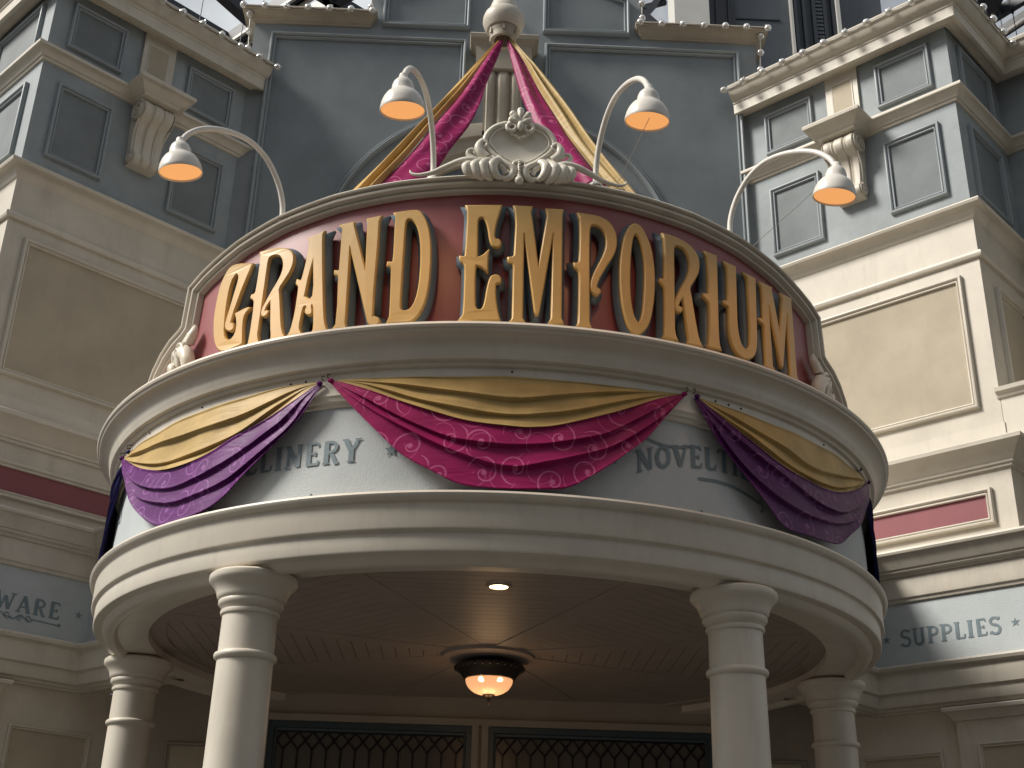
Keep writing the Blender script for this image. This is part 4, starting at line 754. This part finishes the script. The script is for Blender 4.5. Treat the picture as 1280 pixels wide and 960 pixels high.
# ------------------------------------------------------------------ swags
def resample(pts, n):
    P = catmull([Vector((p[0]*R(1)*3.06, p[1])) for p in pts], 8); L = [0]
    for a, b in zip(P[:-1], P[1:]): L.append(L[-1]+(b-a).length)
    out = []; j = 0
    for i in range(n+1):
        s = L[-1]*i/n
        while j < len(L)-2 and L[j+1] < s: j += 1
        t = (s-L[j])/max(1e-9, L[j+1]-L[j]); p = P[j]+(P[j+1]-P[j])*t; out.append((p.x/(R(1)*3.06), p.y))
    return out
def swag(levels, label, lower_mat, seed, upper=True, r0=3.028, group='cloth swags pinned round the porch band', lname='lower_cloth', amp=1.0):
    rnd = random.Random(seed); n = 72; lv = [resample(l, n) for l in levels]; K = 20
    a = levels[0][0]; t = empty('cloth_swag', tuple(cyl(sum(p for p, z in levels[0])/len(levels[0]), levels[-1][len(levels[-1])//2][1], r0)), label, 'swag', group)
    def band(i0, i1, nm, mat, base):
        rows = []; uvs = []
        for b in range(i0, i1):
            for k in range(K+1):
                if b > i0 and k == 0: continue
                q = k/K; row = []
                for i in range(n+1):
                    u = i/n; env = min(1, 5.5*u, 5.5*(1-u))**.8; env2 = math.sin(math.pi*u)**.5
                    p0, z0 = lv[b][i]; p1, z1 = lv[b+1][i]; p = p0+(p1-p0)*q; z = z0+(z1-z0)*q
                    gap = abs(z1-z0)+abs(p1-p0)*.03; am = min(.027, gap*.45)*amp
                    # each fold: tucked just under the ridge above, swelling outwards to its own rolled edge
                    if q < .10: h = am*(1-(q/.10))**1.6 if b > i0 else am*.2
                    elif q < .86: h = am*.78*((q-.10)/.76)**1.1
                    else: h = am*(.78+.22*math.sin((q-.86)/.14*math.pi/2))
                    h += .022*env2*(b+q)/len(lv)
                    h += .003*env*math.sin(9*u*math.pi+b*1.7+q*2.2+seed)+.002*math.sin(23*u+3*b+seed*2)*env
                    near = min(1, max(0, (3.13-z)/.16)); row.append(cyl(p, z, r0-.012*near*near*(3-2*near)+base+h*env+.006))
                    uvs.append((R(p)*3.06+seed*.37, z*1.0+.0+(b+q)*.012))
                rows.append(row)
        m = MB(); m.grid(rows, flip=True); o = m.build(nm, mat, t, smooth=80, uvs=uvs)
        so_ = o.modifiers.new('thick', 'SOLIDIFY'); so_.thickness = .004; so_.offset = -1
        return o
    if upper: band(0, 3, 'gold_cloth', GOLDC, 0.0); band(3, 6, lname, lower_mat, .012)
    else: band(0, 6, lname, lower_mat, 0)
    for end in (levels[3][0], levels[3][-1]):
        m = MB(); sgn = 1 if end is levels[3][0] else -1
        m.ball(cyl(end[0]+sgn*.2, end[1]-.008, r0+.022), .013, 1.5, .8, 1.2); m.build('gathered_knot', lower_mat, t, uvs=[(0,0)]*len(m.v))
        m = MB(); c_ = cyl(end[0]-sgn*.15, end[1]+.012, 3.03); m.tube([c_, c_+cyl(end[0],0,.03), c_+cyl(end[0],0,.03)+Vector((0,0,.022)), c_+Vector((0,0,.03))], .0035, 5); m.build('hook', BRONZE, t)
    return t
swag(DATA['S_C'], 'central magenta and gold swag with scroll pattern under the sign', MAGENTA, 1, lname='magenta_cloth')
swag(DATA['S_Lf'], 'left purple and gold swag hanging over painted words', PURPLE, 2, lname='purple_cloth')
swag(DATA['S_Rt'], 'right dark plum and gold swag over the end of NOVELTIES', PLUM, 3, lname='plum_cloth')
def mirror(levels, pa, pb, span):
    out = []
    for l in levels:
        out.append(sorted([((pa-(p-pb)*span) , z) for p, z in l], key=lambda q: q[0]))
    return out
swag(mirror(DATA['S_Lf'], -64.4, -60.0, 1.0), 'navy blue swag end wrapping round the left side of the porch', NAVY, 4, upper=False, lname='navy_cloth', r0=3.02, amp=.8)
swag(mirror(DATA['S_Rt'], 66.2, 61.2, 1.0), 'navy blue swag end wrapping round the right side of the porch', NAVY, 5, upper=False, lname='navy_cloth', r0=3.02, amp=.8)

# ------------------------------------------------------------------ tall drapes from the finial
def drape(D3, label, mats, seed, order):
    L = [[Vector(p) for p in l] for l in D3]; L = [catmull(l, 8) for l in L]; n = len(L[0])
    t = empty('hanging_drape', tuple(L[1][-1]), label, 'drape', 'tall drapes falling from the finial')
    nrm = Vector((0, -.95, .25)).normalized()
    def strip(A, B, nm, mat, folds, amp):
        K = folds*12; rows = []; uvs = []
        for k in range(K+1):
            q = k/K; row = []
            for i in range(n):
                u = i/(n-1); p = A[i]+(B[i]-A[i])*q; w_ = (B[i]-A[i]).length; qq = q**(1.25 if nm == 'gold_cloth' else .8); s_ = abs(math.sin(math.pi*qq*folds+.35*math.sin(3*u+seed)))
                row.append(p+nrm*(min(amp, w_*.28)*(s_**1.6)+.008*math.sin(7*u+q*9+seed))); uvs.append((p.x*1.0+seed*.61, p.z*1.08))
            rows.append(row)
        m = MB(); m.grid(rows); o = m.build(nm, mat, t, smooth=80, uvs=uvs); sm = o.modifiers.new('thick', 'SOLIDIFY'); sm.thickness = .004
    if order: strip(L[0], L[1], 'gold_cloth', mats[0], 2, .04); strip(L[1], L[2], 'magenta_cloth', mats[1], 1, .035)
    else: strip(L[0], L[1], 'magenta_cloth', mats[1], 1, .035); strip(L[1], L[2], 'gold_cloth', mats[0], 2, .04)
drape(DATA['DL'], 'gold and magenta drape falling to the left of the shield', (GOLDC_LAMPLIT, MAGENTA), 1, True)
drape(DATA['DR'], 'magenta and gold drape falling to the right of the shield', (GOLDC, MAGENTA), 2, False)
FX, FY, FZ, FK = -.06, -1.5, 7.085, .745
fin = lambda pr: [(r_*FK, FZ+(z-9.555)*FK) for r_, z in pr]
t = empty('turned_finial', (FX, FY, FZ), 'large cream turned finial gathering the drapes in front of the gable', 'finial')
m = MB(); m.lathe(fin([(.155,9.70),(.19,9.70),(.222,9.75),(.240,9.81),(.238,9.86),(.222,9.91),(.20,9.94),(.176,9.955),(.176,9.97),(.168,10.0),(.150,10.06),(.128,10.13),(.108,10.20),(.088,10.29),(.065,10.38),(.035,10.48),(0,10.52)]), n=48, c=(FX,FY,0)); m.build('urn_body', CREAM, t, smooth=50)
m = MB(); m.lathe(fin([(.10,9.72),(.105,9.56),(.145,9.555),(.15,9.60),(.152,9.64),(.165,9.66),(.168,9.70),(.155,9.72),(.0,9.74)]), n=48, c=(FX,FY,0))
for a in range(0, 360, 60): m.box_f(lambda p, z, h: cyl(p, z, (.15+h)*FK)+Vector((FX,FY,0)), a-5, a+5, FZ+.04, FZ+.13, -.01, .022)
m.build('collar_ring', BEIGE, t, smooth=35)
m = MB(); m.tube([(FX,FY,FZ+.35),(FX+.02,GY+.05,FZ+3.6)], .028, 10); m.build('stay_rod', CREAM, t)

# ------------------------------------------------------------------ porch lights
LX, LY = .015, .10
t = empty('ceiling_lantern', (LX, LY, 2.159), 'bronze ceiling light with ribbed glowing glass bowl under the porch', 'light')
m = MB(); m.lathe([(.0,2.299),(.19,2.298),(.20,2.294),(.215,2.27),(.27,2.262),(.285,2.245),(.275,2.23),(.25,2.215),(.215,2.17),(.205,2.15),(.19,2.148),(.18,2.16)], n=48, c=(LX,LY,-.14))
for k in range(28):
    a = 360*k/28; m.ball(cyl(a, 2.238, .272)+Vector((LX,LY,-.14)), .016, nu=6, nv=4)
m.build('bronze_rim', BRONZE, t, smooth=40)
m = MB(); rows = []
for i in range(96):
    a = R(360*i/96); row = []
    for k in range(13):
        b = math.pi/2*k/12; rr = .188*math.cos(b)**.8 if k < 12 else .02; z = 2.015-.125*math.sin(b); rr *= 1+.012*math.sin(24*a+5*b); row.append(Vector((LX+rr*math.sin(a), LY-rr*math.cos(a), z)))
    rows.append(row)
m.grid(rows, closed_u=True, flip=True); m.build('glass_bowl', BOWL, t, smooth=50)
m = MB(); m.ball((LX-.055,LY-.165,1.985), .026, 1.3,.5,.9); m.ball((LX+.07,LY-.160,1.985), .022,1.6,.5,.8); m.build('bulb', BULBLIT, t)
m = MB(); m.lathe([(0,2.04),(.05,2.035),(.052,2.025),(.03,2.018),(.012,2.01),(.016,1.99),(.008,1.965),(0,1.95)], n=20, c=(LX,LY,-.14)); m.build('drop_finial', BRONZE, t)
ld = bpy.data.lights.new('lantern_light', 'POINT'); ld.energy = 3; ld.color = (1,.58,.28); ld.shadow_soft_size = .12
lo = bpy.data.objects.new('lantern_light', ld); C.objects.link(lo); lo.parent = t; lo.location = (0,0,-.42)
for k, (x, y, lab) in enumerate(((.03,-2.06,'small lit downlight near the front edge of the porch ceiling'),(-.03,.42,'small lit downlight just behind the bronze lantern'))):
    t = empty('downlight', (x, y, 2.188), lab, 'light'); m = MB(); m.lathe([(.085,2.187),(.085,2.178),(.062,2.176),(.06,2.185)], n=32, c=(x,y,0)); m.build('trim_ring', CEIL, t)
    m = MB(); m.lathe([(.061,2.181),(0,2.181)], n=32, c=(x,y,0)); m.build('lit_lens', BULBLIT, t, smooth=0)
    ld = bpy.data.lights.new('downlight_light', 'SPOT'); ld.energy = 5; ld.color = (1,.7,.4); ld.spot_size = R(80); ld.shadow_soft_size = .04
    lo = bpy.data.objects.new('downlight_light', ld); C.objects.link(lo); lo.parent = t; lo.location = (0,0,-.03)

# ------------------------------------------------------------------ light strings on the cornices
bulb_me = None
def light_string(path, label, spacing=.25, drop=Vector((0,0,-.03)), cab=CABLE, seed=0, outward=Vector((0,-1,0))):
    global bulb_me
    rnd = random.Random(seed); P = [Vector(p) for p in path]; L = [0]
    for a, b in zip(P[:-1], P[1:]): L.append(L[-1]+(b-a).length)
    def at(s):
        for i in range(len(P)-1):
            if s <= L[i+1] or i == len(P)-2: return P[i]+(P[i+1]-P[i])*((s-L[i])/max(1e-6, L[i+1]-L[i]))
    t = empty('light_string', tuple(P[0]), label, 'light string', 'strings of clear bulbs along the roof edges')
    n = int(L[-1]/spacing); cp = []
    for i in range(n*4+1):
        s = L[-1]*i/(n*4); sag = -.028*abs(math.sin(math.pi*i/4))-rnd.random()*.012; cp.append(at(s)+Vector((0,0,sag))+outward*(.012+rnd.random()*.01))
    m = MB(); m.tube(cp, .007, 6); m.build('cable', cab, t)
    for i in range(n+1):
        c_ = at(min(L[-1], L[-1]*i/max(1,n)))+outward*.035+drop*(.6+.6*rnd.random())
        if bulb_me is None:
            b = MB(); b.ball((0,0,0), .043, nu=14, nv=9); b.tube([(0,0,.02),(0,0,.055)], .014, 8); bo = b.build('bulb', CLEAR); bo.parent = t; bulb_me = bo.data; bo.location = c_-P[0]
        else:
            bo = bpy.data.objects.new('bulb', bulb_me); C.objects.link(bo); bo.parent = t; bo.location = c_-P[0]
        bo.rotation_euler = (rnd.uniform(-.7,.7), rnd.uniform(-.7,.7), 0)
    return t
rR, fR, f2R, _ = WR; rL, fL, f2L, _ = WL
light_string([fR(2.52,9.385,.325), fR(-.345,9.385,.325)], 'bulb string along the front eave of the right wing', seed=1, cab=CABLEW, outward=Vector((-.69,-.73,0)))
light_string([f2R(-.3,9.385,.325), f2R(1.5,9.385,.325)], 'bulb string on the far eave of the right wing, past its corner', seed=2, outward=Vector((.7,-.7,0)))
light_string([fL(2.52,9.385,.325), fL(-.3,9.385,.325)], 'bulb string along the eave of the left wing', seed=3, outward=Vector((.69,-.73,0)))
for sx, nm in ((-1,'left'),(1,'right')):
    light_string([(sx*3.17, GY-.155, 10.36), (sx*1.62, GY-.155, 10.36)], 'bulb string on the short %s shoulder cornice of the gable' % nm, .24, seed=5+sx)
    light_string([(sx*3.10, GY-.06, 10.30), (sx*3.055, GY-.04, 9.55)], 'bulb string hanging down the %s outer edge of the gable' % nm, .2, cab=CABLEW, seed=8+sx)
    light_string([(sx*1.66, GY-.03, 10.52), (sx*1.66, GY-.03, 11.0)], 'bulb string climbing the %s raised edge of the gable' % nm, .2, cab=CABLEW, seed=11+sx)

# ------------------------------------------------------------------ arcade roof steelwork and neighbours behind
def beam(m, a, b, wd, ht):
    a = Vector(a); b = Vector(b); d = (b-a).normalized(); s = d.cross(Vector((0,0,1))).normalized()*wd/2; u = s.cross(d).normalized()*ht/2
    m.add([a-s-u,a+s-u,a+s+u,a-s+u,b-s-u,b+s-u,b+s+u,b-s+u], [(0,1,2,3),(7,6,5,4),(0,4,5,1),(1,5,6,2),(2,6,7,3),(3,7,4,0)])
def line2(a, b, e0, e1, z):      # the line through plan points a and b, run on past both ends
    a = Vector((*a, z)); b = Vector((*b, z)); d = (b-a).normalized(); return a-d*e0, b+d*e1
t = empty('roof_truss', (-5, 8, 15), 'dark steel glass-roof beams seen in the sky gap at upper left', 'steelwork')
m = MB()
for a, b, e0, e1, wd in (((-4.77,7.21),(-4.40,7.80),2.0,3.0,.20), ((-4.92,8.31),(-4.52,7.93),1.0,2.5,.24), ((-5.99,7.29),(-5.0,8.25),3.0,1.2,.09), ((-4.8,8.6),(-4.3,8.2),.6,2.5,.16), ((-4.0,6.2),(-3.2,6.9),2.0,3.0,.16), ((-3.6,7.2),(-2.6,6.2),2,2,.14), ((-3.3,6.3),(-2.9,7.5),1.5,2,.12)):
    p, q = line2(a, b, e0, e1, 15.0); beam(m, p, q, wd, .26)
m.build('steel_beam', STEEL, t, smooth=0)
m = MB()
for a, b in (((-5.0,8.23),(-4.51,7.77)), ((-4.84,8.39),(-4.53,8.09))):
    p, q = line2(a, b, .6, 2.5, 14.84); beam(m, p, q, .05, .06)
m.build('glazing_bar', STEELW, t, smooth=0)
t = empty('roof_truss', (8, 7, 15), 'steel glass-roof beams with pale glazing bars at upper right', 'steelwork')
m = MB()
for a, b, e0, e1, wd in (((8.40,6.87),(8.75,6.35),3.0,3.0,.10), ((8.71,7.25),(8.99,6.78),3.0,3.0,.085), ((9.67,8.43),(9.9,8.1),2,3,.09), ((8.9,6.0),(9.5,6.9),1.0,4,.10), ((5.49,6.72),(5.98,7.0),.6,.8,.10), ((5.72,7.1),(5.95,6.50),.6,.8,.10), ((5.3,7.2),(6.1,6.4),.3,.8,.06)):
    p, q = line2(a, b, e0, e1, 15.0); beam(m, p, q, wd, .22)
p, q = line2((8.0,6.42),(8.42,6.38),.0,.0,15.05); beam(m, p, q, .62, .3)
m.build('steel_beam', STEEL, t, smooth=0)
m = MB()
for a, b in (((8.62,7.22),(8.90,6.72)), ((5.55,7.3),(5.72,7.0))):
    p, q = line2(a, b, 2.5, 3.0, 14.86); beam(m, p, q, .05, .06)
m.build('glazing_bar', STEELW, t, smooth=0)
t = empty('roof_truss', (2.5, 6.4, 14.4), 'small dark lattice corner beside the pale wall strip, above the right shoulder', 'steelwork')
m = MB(); beam(m, (1.8,6.4,14.9), (2.72,6.4,13.9), .1, .16); beam(m, (2.0,6.45,13.9), (2.7,6.45,14.9), .08, .1); beam(m, (1.7,6.5,14.35), (2.72,6.5,14.75), .08, .08); m.build('steel_beam', STEEL, t, smooth=0)
def wires(pts, label, seed):
    rnd = random.Random(seed); t = empty('hanging_wire', tuple(pts[0][0]), label, 'wire', 'thin wires with dark drops hung from the glass roof'); m = MB(); d = MB()
    for a, b in pts:
        a = Vector(a); b = Vector(b); m.tube([a, b], .008, 4)
        q = a+(b-a)*rnd.uniform(.3,.7); d.ball(q, .045, .6,.6,1.7, 8, 6)
    m.build('wire', DARKC, t); d.build('drop', DARKC, t); return t
for k, x in enumerate((-5.25,-4.55)): wires([((x, 7.3+k*.2, 15.2), (x-.03, 7.3+k*.2, 12.6))], ('left' if k == 0 else 'right')+' of the two thin wires in the upper left sky gap', k)
wires([((8.1+.28*k, 6.3+.1*k, 15.6), (8.1+.28*k, 6.3+.1*k, 13.6)) for k in range(6)], 'bunch of thin wires in the upper right sky gap', 9)
t = empty('neighbour_building', (4.5, 6.2, -1.6), 'dark grey building with shutters and one pale wall strip behind the gable', 'building')
m = MB(); m.box(3.75, 6.2, 6.0, 6.5, -1.6, 18); m.build('wall', GREYW, t, smooth=0)
m = MB(); m.box(2.72, 3.28, 5.7, 6.3, -1.6, 18); m.build('pale_wall_strip', STEELW, t, smooth=0)
m = MB(); m.box(3.28, 3.75, 5.9, 6.4, -1.6, 18); m.build('dark_recess', STEEL, t, smooth=0)
m = MB()
for x in (3.42,3.62): m.box(x, x+.03, 5.85, 5.9, 8, 18)
for z in (13.0, 14.0, 14.7): m.box(3.76, 4.5, 5.98, 5.995, z, z+.025)
for x in (4.72,4.86,5.02,5.2,5.34): m.box(x, x+.05, 5.9, 5.995, 8, 18)
m.build('shutter_frame', STEEL, t, smooth=0)
m = MB(); m.box(5.40, 5.46, 5.85, 5.995, 8, 18); m.box(4.66,4.70,5.9,5.995,8,18); m.build('pale_strip', STEELW, t, smooth=0)
m = MB()
for i in range(60): m.box(5.08, 5.19, 5.93, 5.96, 11+i*.08, 11.05+i*.08)
m.build('shutter', GREYW, t, smooth=0)

# ------------------------------------------------------------------ unseen row of shops, added to shade the front and bounce light
t = empty('added_shop_row', (0, -24, -1.6), 'cream row of shops added unseen behind the camera to shade and bounce light', 'building')
m = MB(); m.box(-45, 45, -30, -24, -1.6, 15); m.box(-45.2, 45.2, -30, -23.7, 14.4, 15.2); m.box(-45.1, 45.1, -30, -23.8, 3.4, 3.9); m.build('wall', GREYW2, t, smooth=0)
for lv in range(3):
    for k in range(22):
        x = -43+4*k; m = MB(); m.box(x, x+1.6, -24.05, -23.97, 5+3.2*lv, 7.1+3.2*lv)
        m.build('window', PANE, t, smooth=0)
